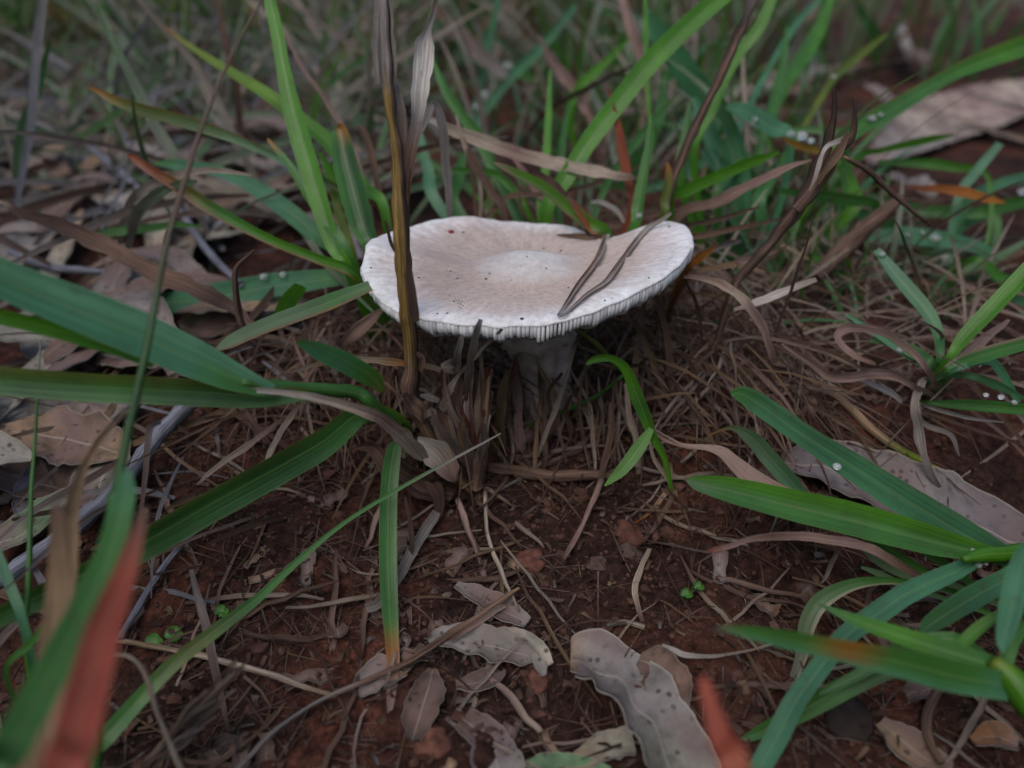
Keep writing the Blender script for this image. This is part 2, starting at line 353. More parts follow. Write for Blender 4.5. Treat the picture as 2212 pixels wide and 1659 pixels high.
# ------------------------------------------------------------------ ground
def axis(lo, hi, step, far, g=1.16):
    a = list(np.arange(lo, hi, step)); s = step; x = a[-1]
    while x < far: s *= g; x += s; a.append(x)
    s = step; x = a[0]; b = []
    while x > -far: s *= g; x -= s; b.append(x)
    return b[::-1] + a
xs = axis(-15, 16, .17, 3000); ys = [y for y in axis(-13, 9, .17, 3000)]
gv = [(x, y, gfine(x, y)) for y in ys for x in xs]; nx = len(xs)
gf = [(j * nx + i, j * nx + i + 1, (j + 1) * nx + i + 1, (j + 1) * nx + i) for j in range(len(ys) - 1) for i in range(nx - 1)]
go = link("ground", make_mesh("ground", gv, gf, M['soil'])); tag(go, "dark red soil covered with dry grass litter", "ground", kind="structure")

# ------------------------------------------------------------------ mushroom
CC = Vector((.39, -.27, 4.5))
rim_px = [(782, 560, 0), (788, 594, -1), (815, 636, -1), (860, 664, -1), (905, 677, -1), (964, 686, -1), (1051, 693, -1), (1137, 695, -1), (1224, 682, -1), (1311, 651, -1), (1380, 620, -1),
          (1432, 591, -1), (1478, 556, 0), (1492, 510, 0), (1482, 482, 1), (1456, 468, 1), (1415, 478, 1), (1366, 500, 1), (1324, 511, 1), (1283, 511, 1), (1248, 488, 1),
          (1207, 479, 1), (1155, 478, 1), (1103, 475, 1), (1058, 469, 1), (1016, 460, 1), (954, 466, 1), (895, 482, 1), (832, 499, 1), (794, 527, 0)]
rim = []
for px, py, side in rim_px:
    r = ray(px, py); ax, ay = 4.5, 4.05
    if px > 1400 and side >= 0: ax, ay = 5.1, 4.6
    ox, oy, hx, hy = (CAM.x - CC.x) / ax, (CAM.y - CC.y) / ay, r.x / ax, r.y / ay
    a = hx * hx + hy * hy; b = ox * hx + oy * hy; c = ox * ox + oy * oy - 1; di = b * b - a * c
    d = -b / a if (di < 0 or side == 0) else (-b + side * math.sqrt(di)) / a
    q = CAM + r * d; rim.append((math.atan2(q.y - CC.y, q.x - CC.x), math.hypot(q.x - CC.x, q.y - CC.y), q.z))
rim.sort(); th = np.array([q[0] for q in rim]); NS = 320; TH = np.linspace(-math.pi, math.pi, NS, endpoint=False)
def per(v):
    f = np.interp(TH, np.r_[th - 2 * math.pi, th, th + 2 * math.pi], np.tile(v, 3))
    k = np.hanning(17); k /= k.sum(); return np.convolve(np.r_[f[-8:], f, f[:8]], k, 'valid')
RR = per(np.array([q[1] for q in rim])); RZ = per(np.array([q[2] for q in rim]))
RR = RR + np.array([.035 * noise.noise(Vector((math.cos(t) * 9, math.sin(t) * 9, 1))) + .02 * noise.noise(Vector((math.cos(t) * 24, math.sin(t) * 24, 3))) for t in TH])
RZ = RZ + np.array([.04 * noise.noise(Vector((math.cos(t) * 8, math.sin(t) * 8, 6))) for t in TH])
print("rim z", [round(float(z), 2) for z in RZ[::20]], "r", [round(float(z), 2) for z in RR[::20]])
mush = empty("mushroom", (1.1, -.2, gz(1.1, -.2))); tag(mush, "pale cream gilled mushroom with flat wavy cap on red soil", "mushroom")
MO = Vector((1.1, -.2, gz(1.1, -.2)))
def capz(s, i):
    z = CC.z - .05 + (RZ[i] - CC.z + .05) * s ** 1.7
    z += .60 * math.exp(-(s / .26) ** 2.2) + .10 * math.exp(-((s - .66) / .22) ** 2)
    z += .09 * noise.noise(Vector((math.cos(TH[i]) * s * 2.2, math.sin(TH[i]) * s * 2.2, 4))) * s * (1.1 - s) * 4
    return z
ss = list(np.linspace(0, .96, 46) ** .9) + [.975, .988, .996, 1.0]
V = []; POL = []; UVc = []
for s in ss:
    for i in range(NS):
        t = TH[i]; rr = RR[i] * s; drop = .10 * max(0, (s - .93) / .07) ** 2
        V.append((CC.x + rr * math.cos(t), CC.y + rr * math.sin(t), capz(s, i) - drop)); POL.append((math.cos(t) * 22, math.sin(t) * 22, s * 7)); UVc.append((i / NS, s))
nt_ = len(ss)
und = [1.004, .998, .985, .95, .85, .7, .5, .3, .15]
for k, s in enumerate(und):
    for i in range(NS):
        t = TH[i]; rr = RR[i] * min(s, 1.0) + (.03 if k == 0 else 0); dz = [.13, .17, .18, .19, .22, .27, .34, .42, .46][k]
        V.append((CC.x + rr * math.cos(t), CC.y + rr * math.sin(t), capz(min(s, 1), i) - dz)); POL.append((math.cos(t) * 22, math.sin(t) * 22, s * 7)); UVc.append((i / NS, 1))
F = [(a * NS + i, a * NS + (i + 1) % NS, (a + 1) * NS + (i + 1) % NS, (a + 1) * NS + i) for a in range(nt_ + len(und) - 1) for i in range(NS)]
F = [f[::-1] for f in F]
F.append(tuple(range((nt_ + len(und) - 1) * NS, (nt_ + len(und)) * NS)))
cme = make_mesh("cap", V, F, M['cap'], None, UVc, origin=MO)
pa = cme.attributes.new("pol", 'FLOAT_VECTOR', 'POINT'); pa.data.foreach_set("vector", np.array(POL).ravel())
capo = link("cap", cme, mush)
CAPBVH = bvhtree.BVHTree.FromPolygons([Vector(v) for v in V], F)
def K(px, py, lift=.03):                        # where the sight line meets the cap
    h = CAPBVH.ray_cast(CAM, ray(px, py).normalized())
    return h[0] + h[1] * lift * (1 if h[1].z > 0 else -1) if h[0] is not None else None
NG = 280
for gi in range(NG):
    rs = random.Random(gi); t = -math.pi + 2 * math.pi * (gi + .5 + rs.uniform(-.16, .16)) / NG; ii = (t + math.pi) / (2 * math.pi) * NS
    i0 = int(ii) % NS; R0 = RR[i0]; zt = capz(1.0, i0) - .12; sp_ = 2 * math.pi * R0 / NG
    # gills stand far apart at the front right of centre, closed up elsewhere
    gap = math.exp(-((t + 1.40) / .13) ** 2); tk = sp_ * (1.10 - .40 * gap) * rs.uniform(.95, 1.04); H = (.37 + .05 * gap) * rs.uniform(.88, 1.10) * (1 + .3 * noise.noise(Vector((math.cos(t) * 6, math.sin(t) * 6, 8)))) * (1 - .45 * math.exp(-(((t + math.pi * 1.02) % (2 * math.pi)) / .7) ** 2))
    er = Vector((math.cos(t), math.sin(t), 0)); et = Vector((-math.sin(t), math.cos(t), 0)); ez = Vector((0, 0, 1))
    lev = [(0, .0, 1.0), (.2, .03, 1.0), (.5, .03, 1), (.78, .0, .95), (.94, -.05, .72), (1.0, -.09, .3)]
    V = []; F = []; c0 = Vector((CC.x, CC.y, 0))
    cols_ = [(-1, -.07), (-.84, -.005), (0, .015), (.84, -.005), (1, -.07)]
    for f, bo, wd in lev:
        for u, rb in cols_:
            V.append(c0 + er * (R0 + bo + rb - .01) + et * (u * wd * tk / 2) + ez * (zt - H * f))
    for a in range(5):
        for b in range(4): F.append((a * 5 + b, a * 5 + b + 1, a * 5 + b + 6, a * 5 + b + 5))
    # thin plate running inward under the cap
    prev = None
    for s, dep, tt in ((.985, 1.0, .7), (.9, 1.25, .3), (.7, 1.5, .16), (.4, 1.4, .1), (.2, .6, .06)):
        zz = capz(s, i0) - .14; th_ = tk * tt / 2; k = len(V)
        for u in (-1, 1):
            for h in (0, 1): V.append(c0 + er * (R0 * s - .03) + et * (u * th_) + ez * (zz - (.02 + h * H * dep * .95)))
        if prev is not None:
            a = prev; F += [(a, a + 1, k + 1, k), (a + 2, k + 2, k + 3, a + 3), (a + 1, a + 3, k + 3, k + 1)]
        prev = k
    link("gill", make_mesh("gill", V, F, M['gill'], origin=MO), mush)
# stem with the torn remains of the veil
V = []; F = []; ns = 40
prof = [(4.2, .95, .55), (3.7, .86, .62), (3.2, .84, .70), (2.6, .82, .80), (2.1, .74, .9), (1.6, .68, 1.0), (1.1, .62, 1.05), (.6, .60, 1.1), (.1, .55, 1.1), (-.5, .42, 1.1)]
PR = crom(np.array(prof), 5)
for z, r_, x in PR:
    for j in range(ns):
        a = 2 * math.pi * j / ns; k = 1 + .22 * noise.noise(Vector((math.cos(a) * 2.0, math.sin(a) * 2.0, z * .9))) + .10 * noise.noise(Vector((math.cos(a) * 6, math.sin(a) * 6, z * 1.2)))
        V.append((x + 1.12 * r_ * k * math.cos(a), -.25 + 1.12 * r_ * k * math.sin(a), z))
F = [(a * ns + j, (a + 1) * ns + j, (a + 1) * ns + (j + 1) % ns, a * ns + (j + 1) % ns) for a in range(len(PR) - 1) for j in range(ns)]
stem = link("stem", make_mesh("stem", V, F, M['stem'], origin=MO), mush)
V = []; F = []; na = 34; lv = [(3.1, .86), (2.85, .98), (2.55, 1.08), (2.25, 1.08), (2.0, .98)]
for k, (z, r_) in enumerate(lv):
    for j in range(na):
        a = R(-225 + 190 * j / (na - 1)); rag = 1 - .35 * abs(math.sin(j * .35 + 1)) * (k / 4); x = .72
        rr = r_ * (1 + .09 * noise.noise(Vector((j * .4, k * .5, 1)))); z2 = 3.1 + (z - 3.1) * rag * (1.2 - .7 * j / na)
        V.append((x + rr * math.cos(a), -.25 + rr * math.sin(a), z2))
nv = len(V); V += [(.72 + (x - .72) * .94, -.25 + (y + .25) * .94, z) for x, y, z in V]
q1 = [(k * na + j, (k + 1) * na + j, (k + 1) * na + j + 1, k * na + j + 1) for k in range(4) for j in range(na - 1)]
F = q1 + [tuple(nv + i for i in reversed(f)) for f in q1] + [(4 * na + j, 4 * na + nv + j, 4 * na + nv + j + 1, 4 * na + j + 1) for j in range(na - 1)]
link("veil_remnant", make_mesh("veil_remnant", V, F, M['stem'], origin=MO), mush)

def blob(r, seed, squash=.7, sub=1, jag=.25):
    import bmesh
    bm = bmesh.new(); bmesh.ops.create_icosphere(bm, subdivisions=sub, radius=1)
    for v in bm.verts:
        k = 1 + jag * noise.noise(v.co * 1.7 + Vector((seed * 3.1, 0, 0))); v.co = Vector((v.co.x * k * r, v.co.y * k * r, v.co.z * k * r * squash))
    V = [tuple(v.co) for v in bm.verts]; F = [tuple(v.index for v in f.verts) for f in bm.faces]; bm.free(); return V, F
# specks on the cap
SPK = [make_mesh("soil_speck", *blob(.045, k, .6, 1, .8), M['speck']) for k in range(3)]
for k, (x, y) in enumerate([(1058, 591), (1050, 603), (1174, 537), (1138, 555), (966, 677), (1128, 689), (1307, 650), (1402, 601), (1467, 481), (1000, 502), (973, 586), (1212, 542), (945, 678), (1180, 580), (801, 579), (1445, 490), (1228, 622), (905, 600), (988, 602)]):
    q = K(x, y, .01)
    if q is None: continue
    o = link("soil_speck", SPK[k % 3], None, q); o.rotation_euler = (0, 0, k); sc = random.uniform(.6, 1.2) if k % 2 else .6; o.scale = (sc, sc, sc * .8)
    tag(o, "tiny dark soil speck lying on the pale mushroom cap", "speck", "soil specks on the mushroom cap")
q = K(974, 502, .02); o = link("red_bead", make_mesh("red_bead", *blob(.09, 3, .7, 2, .3), M['bead']), None, q); tag(o, "small dark red bead sitting on the mushroom cap", "bead")
for k in range(26):
    q = K(986 + random.gauss(0, 11) + 6, 655 + random.gauss(0, 7), .005)
    if q is not None:
        o = link("soil_speck", SPK[k % 3], None, q); sc = random.uniform(.18, .42); o.scale = (sc, sc, sc); tag(o, "tiny brown crumb in the speckled cluster by the cap rim", "speck", "speckled cluster near the cap rim")
# brown torn flap near the back of the cap
def cap_strip(name, label, cat, cols, pts, lift, mk='d', **k):
    A = [[float(q) for q in s.split(',')] for s in pts.split()]; Q = []
    for x, y, w_ in A:
        h = K(x, y, lift)
        if h is None: h = P(x, y, 19.5) if not Q else Vector(Q[-1][:3]) + (P(x, y, proj(Vector(Q[-1][:3]))[2]) - Vector(Q[-1][:3]))
        Q.append([*h, w_ * proj(h)[2] / FPX])
    R_ = crom(Q, 6); SEED[0] += 1; V, F, T, UV = strip(R_[:, :3], np.maximum(.03, R_[:, 3]), cols, seed=SEED[0], **k)
    org = Vector(Q[0][:3]); return V, F, T, UV, org
for nm, lb, ct, specs in (
    ("torn_cap_skin", "ragged brown torn patch of skin behind the cap's centre", "cap skin", [("ntn", "1202,513,3 1225,514,8 1250,517,10 1272,520,9 1290,522,4", 0), ("sn", "1235,510,3 1255,511,5 1280,514,4", 0)]),
    ("dry_grass_strand", "forked weathered dry grass strand lying across the cap", "dry grass", [("knrpsp", "1206,689,3 1230,660,9 1255,620,13 1285,580,15 1301,545,15 1311,514,16", 1), ("krpsscws", "1209,690,3 1222,685,6 1270,646,11 1310,618,13 1335,588,15 1365,543,15 1400,500,14 1430,475,11 1449,460,7", 1)])):
    e = None
    for cols, pts, fr in specs:
        for q, (dx, cl, lf, sw) in enumerate(((0, cols, .10, .85), (-4, "pnc", .115, .3), (4, "wsw", .12, .4), (1, "wps", .125, .25), (-2, "nk", .12, .12)) if fr else ((0, cols, .08, 1),)):
            pj = " ".join("%f,%f,%f" % (float(a) + dx * min(1, float(c_) / 12) + (random.uniform(-1.5, 1.5) if q else 0), float(b), max(2.2, float(c_) * sw)) for a, b, c_ in (t_.split(',') for t_ in pts.split()))
            V, F, T, UV, org = cap_strip(nm, lb, ct, cl, pj, lf, fold=.12, crinkle=.08, tw=0, nu=5, thick=.012)
            if e is None: e = empty(nm, org); tag(e, lb, ct); eo = org
            link("strand" if fr else "flake", make_mesh("strand", V, F, M['d'], T, UV, origin=eo), e)

# ------------------------------------------------------------------ traced grass plants
d_ = dict(m='d')
def D_(**k): return dict(m='d', **k)
tuft("grass_tuft", "tall bright green grass tuft fanning out beside the cap and pale stalk", "grass tuft", (800, 600, 24.5), [
    (23.5, 22.8, "GGGG", "581,-8,24 597,60,26 612,143,28 635,247,38 666,353,41 698,460,37 722,533,30 752,580,22", dict(tw=12, fold=.3)),
    (27, 23.5, "ryGGG", "353,55,3 372,72,8 427,112,13 493,153,19 570,200,25 620,237,28 700,300,30 738,347,30 790,410,26 830,455,20", dict(tw=-25, fold=.3)),
    (24.5, 24.2, "oOlbrrr", "192,190,3 215,198,12 240,212,18 290,232,23 400,262,27 490,292,22 560,322,16 640,360,15 740,412,14 830,462,12", dict(e=('r', 1, .12))),
    (23, 22, "rrgGGggg", "275,336,5 290,342,16 330,370,20 390,405,26 450,445,28 520,485,23 600,525,20 690,560,21 772,596,22", dict(e=('r', -1, .22), tw=15)),
    (28, 25, "gbbgg", "333,352,4 362,354,18 400,360,26 470,370,22 550,405,32 620,455,38 680,505,36 745,558,26", dict(tw=-15)),
    (23.6, 22.8, "ogggg", "578,300,4 590,315,10 620,350,15 660,410,21 700,470,27 750,550,24", {}),
    (22.9, 22.6, "oDDgDD", "728,277,14 734,284,30 745,340,44 765,420,50 785,490,46 806,545,30", dict(fold=.45, tw=8, e=('g', -1, .4))),
    (24.5, 24, "GGg", "690,330,6 720,380,26 760,440,34 790,490,30 815,540,22", dict(tw=30)),
    (25, 24, "oyyG", "705,350,3 710,385,10 722,420,16 735,470,18 760,540,16", {}),
    (26, 25, "pc", "615,75,4 665,160,9 735,265,10 790,400,8", dict(m='d')),
    (24, 23.5, "nk", "778,275,14 795,310,16 808,360,14 820,420,10 835,480,6 852,535,5", dict(m='d')),
])
tuft("dead_grass_stalk", "dead golden brown grass stalk rising bent in front of the cap", "dead stalk", (1010, 1062, 21.2), [
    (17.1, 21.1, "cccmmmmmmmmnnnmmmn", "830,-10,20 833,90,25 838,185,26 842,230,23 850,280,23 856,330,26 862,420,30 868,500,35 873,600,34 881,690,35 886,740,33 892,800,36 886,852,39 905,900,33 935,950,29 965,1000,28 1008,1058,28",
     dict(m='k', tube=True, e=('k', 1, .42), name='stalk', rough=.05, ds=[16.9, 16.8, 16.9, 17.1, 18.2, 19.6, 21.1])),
    (17.0, 17.0, "ccc", "828,-12,28 831,60,37 834,130,40 838,186,42", dict(m='d', name='sheath', ext=False, fold=.5)),
    (16.9, 17.2, "ncwwcnnnk", "944,-5,6 935,35,12 924,70,19 913,110,40 910,170,39 905,230,29 892,290,27 884,350,26 874,430,23 870,520,16", dict(m='d', name='sheath', ext=False, crinkle=.12, fold=.4)),
    (17.1, 17.1, "wcnn", "858,170,5 866,215,16 870,280,21 872,360,23 872,450,19", dict(m='d', name='sheath', ext=False, fold=.5)),
    (17.4, 17.3, "kk", "832,480,4 842,520,7 856,548,7 866,560,5", dict(m='d', name='sheath', ext=False)),
    (16.9, 17.0, "kkk", "880,540,7 886,620,15 894,680,19 900,695,9", dict(m='d', name='sheath', ext=False, fold=.4)),
    (18.1, 18.4, "nn", "900,760,7 912,775,14 908,800,9", dict(m='d', name='sheath', ext=False)),
    (18.4, 18.9, "knn", "872,850,9 885,870,28 905,895,28 915,912,12", dict(m='d', name='sheath', ext=False, crinkle=.2)),
    (19.6, 20.4, "swspn", "905,945,6 920,960,40 945,985,51 965,1015,40 980,1035,14 984,1042,5", dict(m='d', name='sheath', ext=False, fold=.45, tw=10)),
    (18.4, 19.5, "pwspss", "512,856,4 525,850,8 560,846,11 640,851,13 720,868,18 800,892,22 860,932,29 895,965,30 915,990,16", dict(m='d', name='leaf', ext=False, fold=.5, ds=[15.9, 16.2, 17, 19.2])),
    (19.9, 20.4, "nnkn", "768,968,7 800,965,21 830,985,40 890,1020,47 940,1048,42 985,1058,30", dict(m='d', name='sheath', crinkle=.25, fold=.5, nu=7)),
    (20.0, 20.4, "kn", "850,975,7 862,1000,21 900,1030,30 950,1050,23", dict(m='d', name='sheath', crinkle=.3)),
    (20.2, 20.6, "nk", "930,1035,23 948,1070,28 950,1100,19 942,1140,9", dict(m='d', name='sheath', crinkle=.2, ext=False)),
    (20.1, 20.2, "skn", "866,985,4 868,965,11 890,950,9 925,945,7", dict(m='d', name='sheath', ext=False)),
])
tuft("broken_grass_stub", "broken stub of frayed brown grass sheaths under the cap rim", "grass stub", (1030, 1050, 21.4), [
    (19.3, 21.2, "ttnnnn", "1058,812,5 1052,835,15 1047,900,19 1040,960,21 1034,1010,27 1030,1052,25", dict(m='k', tube=True, name='stalk', ds=[19.4, 20, 21.1])),
    (16.6, 20, "wccn", "1037,686,9 1030,712,15 1022,750,17 1014,800,18 1008,850,16", dict(m='d', name='sheath', ds=[16.6, 17.2, 18.6, 19.3], ext=False, fold=.2)),
    (17.6, 19.2, "wcn", "1001,722,9 994,755,16 985,790,21 978,800,18", dict(m='d', name='sheath', ext=False, fold=.2)),
    (18.7, 19.3, "scn", "952,790,7 968,788,16 985,787,21 994,795,11", dict(m='d', name='sheath', ext=False)),
    (18.6, 19.8, "snn", "1038,735,4 1037,760,8 1038,800,10 1042,860,11 1040,900,7", dict(m='d', name='sheath', ext=False)),
    (19.4, 20.9, "rkn", "954,795,4 962,830,15 980,880,21 1000,930,20 1020,960,15", dict(m='d', name='sheath', ext=False, fold=.5)),
    (19.3, 20.9, "nnnk", "985,800,7 992,830,25 1000,880,34 1012,930,36 1025,970,24", dict(m='d', name='sheath', ext=False, crinkle=.25, nu=7)),
    (19.5, 20.9, "nknn", "1020,805,15 1016,840,30 1014,890,34 1022,940,30 1030,980,21", dict(m='d', name='sheath', ext=False, crinkle=.25, nu=7)),
    (19.8, 20.9, "knnk", "945,880,4 958,905,24 985,935,36 1012,970,30 1028,1000,15", dict(m='d', name='sheath', ext=False, crinkle=.3, nu=7)),
    (19.2, 20.2, "wss", "996,802,5 975,835,13 958,870,16 950,900,9", dict(m='d', name='sheath', ext=False)),
    (19.6, 19.9, "ws", "905,855,5 925,858,12 948,866,9", dict(m='d', name='sheath', ext=False)),
    (19.9, 20.4, "swn", "918,898,9 932,890,16 938,910,18 945,940,9", dict(m='d', name='sheath', ext=False, crinkle=.2)),
    (20.4, 20.9, "scs", "1013,908,5 1010,930,7 999,960,7 997,1005,5 999,1016,3", dict(m='d', name='fibre', ext=False)),
    (21.4, 21.9, "nn", "950,1062,27 980,1068,27 1010,1066,21", dict(m='d', name='root_crown', crinkle=.4, nu=7)),
    (17.2, 19.8, "cws", "1086,712,5 1050,745,7 1010,790,8 985,815,7", dict(m='d', name='fibre', ext=False)),
])
tuft("sprawling_grass", "wide leaved hairy green grass shoot sprawling low over the dead stalk", "grass", (885, 965, 21.6), [
    (13.2, 16.2, "bbbbbgg", "-30,590,78 100,643,84 220,690,90 330,737,86 430,782,76 520,822,52 590,845,26", dict(fold=.35, tw=-8, ext=False, e=("B", 1, .45))),
    (13.9, 15.2, "GGGg", "-30,676,30 80,702,34 170,726,34 260,757,26 330,790,12", dict(tw=20, ext=False)),
    (14.9, 16.6, "gDgDgg", "-30,819,60 150,833,60 300,841,58 450,849,55 560,856,44 660,851,28", dict(fold=.3, tw=10, e=('O', 1, .35), ext=False)),
    (15.9, 18.0, "gggg", "520,826,24 600,836,30 690,841,29 770,850,30 810,880,30", dict(tube=True, name='culm', m='g')),
    (16.8, 18.0, "lllgl", "466,757,6 500,738,26 560,710,31 640,680,33 720,650,33 800,618,22", dict(e=('r', -1, .15), tw=-20, ds=[17, 18.4], ext=False)),
    (15.2, 17.2, "gbbgO", "640,738,6 668,745,26 700,758,38 755,784,42 805,815,34 826,845,12", dict(tw=25, fold=.4, ext=False)),
    (15.4, 18.0, "DDDDgDD", "-30,1345,40 60,1300,46 130,1265,52 230,1218,57 350,1150,62 480,1076,63 600,1010,62 700,952,58 790,888,40", dict(fold=.32, e=('O', 1, .12))),
    (18.2, 20.2, "gggggggopp", "856,955,20 848,985,34 840,1060,37 838,1140,38 838,1220,38 841,1300,36 846,1380,30 849,1440,27 844,1510,18 840,1552,5", dict(e=('p', 1, .05), ext=False, fold=.15, ds=[19.3, 18.2, 16.2])),
    (26, 24, "obbbbg", "262,655,5 300,654,26 360,655,44 480,640,56 580,620,50 680,606,42 760,598,28", dict(tw=-22, fold=.2, ext=False)),
    (23, 22, "gG", "600,695,30 622,650,34 650,615,26", dict(ext=False)),
])
sb = bpy.data.objects["broken_grass_stub"]; sbo = Vector(sb.location) / S; rq = random.Random(4)
for k in range(26):
    x1 = rq.uniform(925, 1062); y1 = rq.uniform(790, 930); x2 = 1026 + rq.uniform(-14, 14)
    sp_ = (19.6 + rq.uniform(-.5, .5), 21.1, rq.choice(["sn", "pn", "pk", "cn", "sn", "tn", "rn", "wn"]), f"{x1:.0f},{y1:.0f},5 {x1 * .7 + x2 * .3 + rq.uniform(-8, 8):.0f},{y1 * .7 + 312:.0f},{rq.uniform(8, 18):.0f} {x1 * .3 + x2 * .7:.0f},{y1 * .3 + 721:.0f},{rq.uniform(8, 18):.0f} {x2:.0f},1042,10", dict(m='d', crinkle=.22, fold=.45, ext=False))
    link("sheath", spec_mesh(sp_, sbo)[0], sb)
# thin stalks and near blurred blades
tuft("grass_stalk", "thin dark green grass stalk with browned tip leaning past the dry leaves", "grass stalk", (10, 1780, 9.6), [
    (14.5, 12.5, "nnnDDgggg", "572,-10,5 500,120,7 440,265,9 390,420,11 355,550,13 330,690,15 300,830,17 275,940,19 252,1060,22 240,1130,24", dict(tube=True, name='stalk')),
])
tuft("grass_stalk", "slim upright green grass stem standing among pale dead gum leaves", "grass stalk", (52, 1400, 14.8), [
    (16.5, 15, "eggGg", "88,735,3 80,870,5 75,960,7 68,1050,9 65,1150,11 60,1280,13 54,1372,12", dict(tube=True, name='stalk')),
    (15, 14.8, "bb", "-10,1185,18 20,1260,20 52,1350,18", {}),
    (14.5, 14.6, "gg", "132,1308,6 100,1350,14 60,1395,16 12,1450,10", {}),
])
tuft("red_green_grass", "close blurred grass plant with one green and one rust red blade", "grass", (120, 1900, 9.5), [
    (12, 8.2, "bgggg", "274,1015,14 272,1060,36 258,1120,46 235,1200,52 190,1300,60 140,1400,68 80,1510,72 20,1625,76 -20,1710,76", dict(tw=10)),
    (10.5, 7.8, "nRRRRR", "312,1095,10 296,1150,30 268,1240,46 226,1350,68 190,1480,82 160,1600,88 140,1720,84", dict(tw=-10)),
    (11.5, 10.5, "nttt", "124,1090,26 130,1200,36 122,1340,46 112,1500,72 100,1680,90", dict(m='d', fold=.15)),
    (14, 11.5, "stttp", "312,868,4 270,892,8 222,940,11 183,1000,16 165,1060,22 152,1130,26 146,1250,28 138,1360,26 130,1480,22", dict(m='d', fold=.4)),
])
tuft("orange_grass", "close blurred orange grass tip poking up beside a grey gum leaf", "grass blade", (1620, 2000, 10.0), [
    (9.6, 8.6, "RRoR", "1519,1462,8 1524,1480,24 1540,1540,36 1560,1600,50 1590,1700,62", dict(tw=0)),
    (11.5, 10, "gG", "1558,1568,4 1570,1592,26 1592,1640,30 1620,1700,24", dict(tw=10)),
])
tuft("long_thin_grass", "long thin green grass blade with an orange streak arching over bare soil", "grass blade", (190, 1650, 16.5), [
    (19.2, 16.5, "ccggggOggg", "1082,936,3 1030,964,5 970,996,6 860,1057,8 740,1132,9 640,1215,14 560,1290,19 480,1352,27 380,1430,31 300,1512,34 215,1605,38", dict(tw=5, fold=.3, ds=[18.4, 18.4, 17.2, 15.8, 14.8])),
])
# behind the cap
tuft("grass_tuft", "dense grass tuft of broad and reddened blades right behind the cap", "grass tuft", (1240, 545, 26.5), [
    (26, 25, "GGGGGG", "1578,-25,38 1480,62,39 1400,142,41 1330,230,39 1270,310,37 1220,390,33 1180,460,28", dict(tw=10, fold=.3)),
    (23, 23.6, "pGGGg", "1066,351,3 1082,357,10 1110,370,16 1170,400,21 1220,440,23 1270,480,25 1312,512,24", dict(e=('n', -1, .3), fold=.4, tw=18)),
    (23.1, 23.7, "nror", "1225,425,6 1250,455,16 1280,490,26 1300,515,24", dict(tw=-20)),
    (23.4, 23.6, "knkn", "1142,374,5 1152,368,10 1168,376,12 1195,398,20 1225,428,12 1260,470,8", dict(m='d', crinkle=.25)),
    (28, 26, "GGGg", "1188,150,3 1186,230,13 1181,330,17 1176,400,18 1170,470,18", {}),
    (23.8, 24, "GgGg", "1406,245,3 1402,310,14 1390,380,20 1378,450,23 1368,500,20", dict(fold=.35)),
    (23.6, 24, "oOOg", "1440,352,6 1443,365,12 1443,395,17 1434,435,18 1424,480,15", {}),
    (25.5, 25, "rrrn", "1313,193,3 1325,240,9 1345,310,20 1358,380,19 1366,455,14", dict(m='d')),
    (29, 27, "gggbg", "932,120,4 960,190,18 1000,250,22 1040,305,26 1075,380,22 1115,460,20", {}),
    (28, 26, "Oggg", "1463,205,4 1420,252,15 1370,312,17 1325,375,16 1290,450,14", {}),
    (31, 28, "GGg", "1394,-5,8 1396,100,10 1402,240,9 1405,330,10", {}),
    (26, 25.5, "wws", "1276,437,5 1292,436,9 1312,441,11 1335,455,10 1350,480,7", dict(m='d', ext=False)),
    (26, 25.5, "nn", "1500,440,8 1420,462,14 1330,487,16 1270,500,14", dict(m='d')),
    (27, 26, "gGg", "960,365,8 1000,368,12 1060,372,14 1100,400,16 1140,460,14", {}),
    (27, 26, "kn", "1050,300,4 1080,350,14 1110,400,18 1140,450,16", dict(m='d')),
    (28, 27, "gD", "1000,330,14 990,390,22 985,450,24", {}),
    (27.5, 26.5, "OO", "1060,390,10 1062,430,18 1060,470,18", {}),
    (28, 27, "bb", "905,290,16 925,370,24 945,440,24", {}),
    (29, 27, "gg", "1230,220,4 1215,300,14 1210,380,18 1205,460,18", {}),
    (26.5, 26, "pn", "1110,340,6 1150,400,14 1185,450,12", dict(m='d')),
])
tuft("dry_grass_clump", "weathered clump of grey brown dry blades behind the golden stalk", "dry grass", (960, 540, 25.5), [
    (22, 24, "cccn", "905,295,8 922,255,13 937,226,16 952,250,18 962,310,19 968,380,17 974,460,13", dict(m='d')),
    (27, 25, "nnk", "1380,360,4 1290,395,8 1180,420,10 1080,440,10", dict(m='d')),
    (27, 25.5, "nn", "770,365,8 860,338,13 960,308,12 1010,330,8", dict(m='d')),
    (26, 25, "wsspsssn", "922,256,10 945,266,16 970,281,22 1060,311,28 1150,341,27 1250,366,24 1340,383,17 1376,389,5", dict(m='d', ext=False, fold=.3, ds=[25, 25.5, 24.5], tw=8)),
    (25, 24.5, "nk", "1000,300,6 1030,360,16 1060,410,16 1090,470,14", dict(m='d')),
    (25, 25, "sp", "985,250,5 1000,300,9 1020,350,9 1040,420,8", dict(m='d')),
])
tuft("distant_grass", "blurred blue green grass blade carrying three bright dew drops", "grass", (1000, 300, 50), [
    (44, 46, "bbbb", "1245,10,10 1160,112,20 1100,170,19 1040,250,15 1010,310,12", {}),
    (44, 47, "bb", "1078,-10,12 1050,120,15 1030,222,12 1015,300,10", {}),
    (46, 47, "gg", "1000,120,8 1060,140,18 1130,160,22 1170,190,10", {}),
])
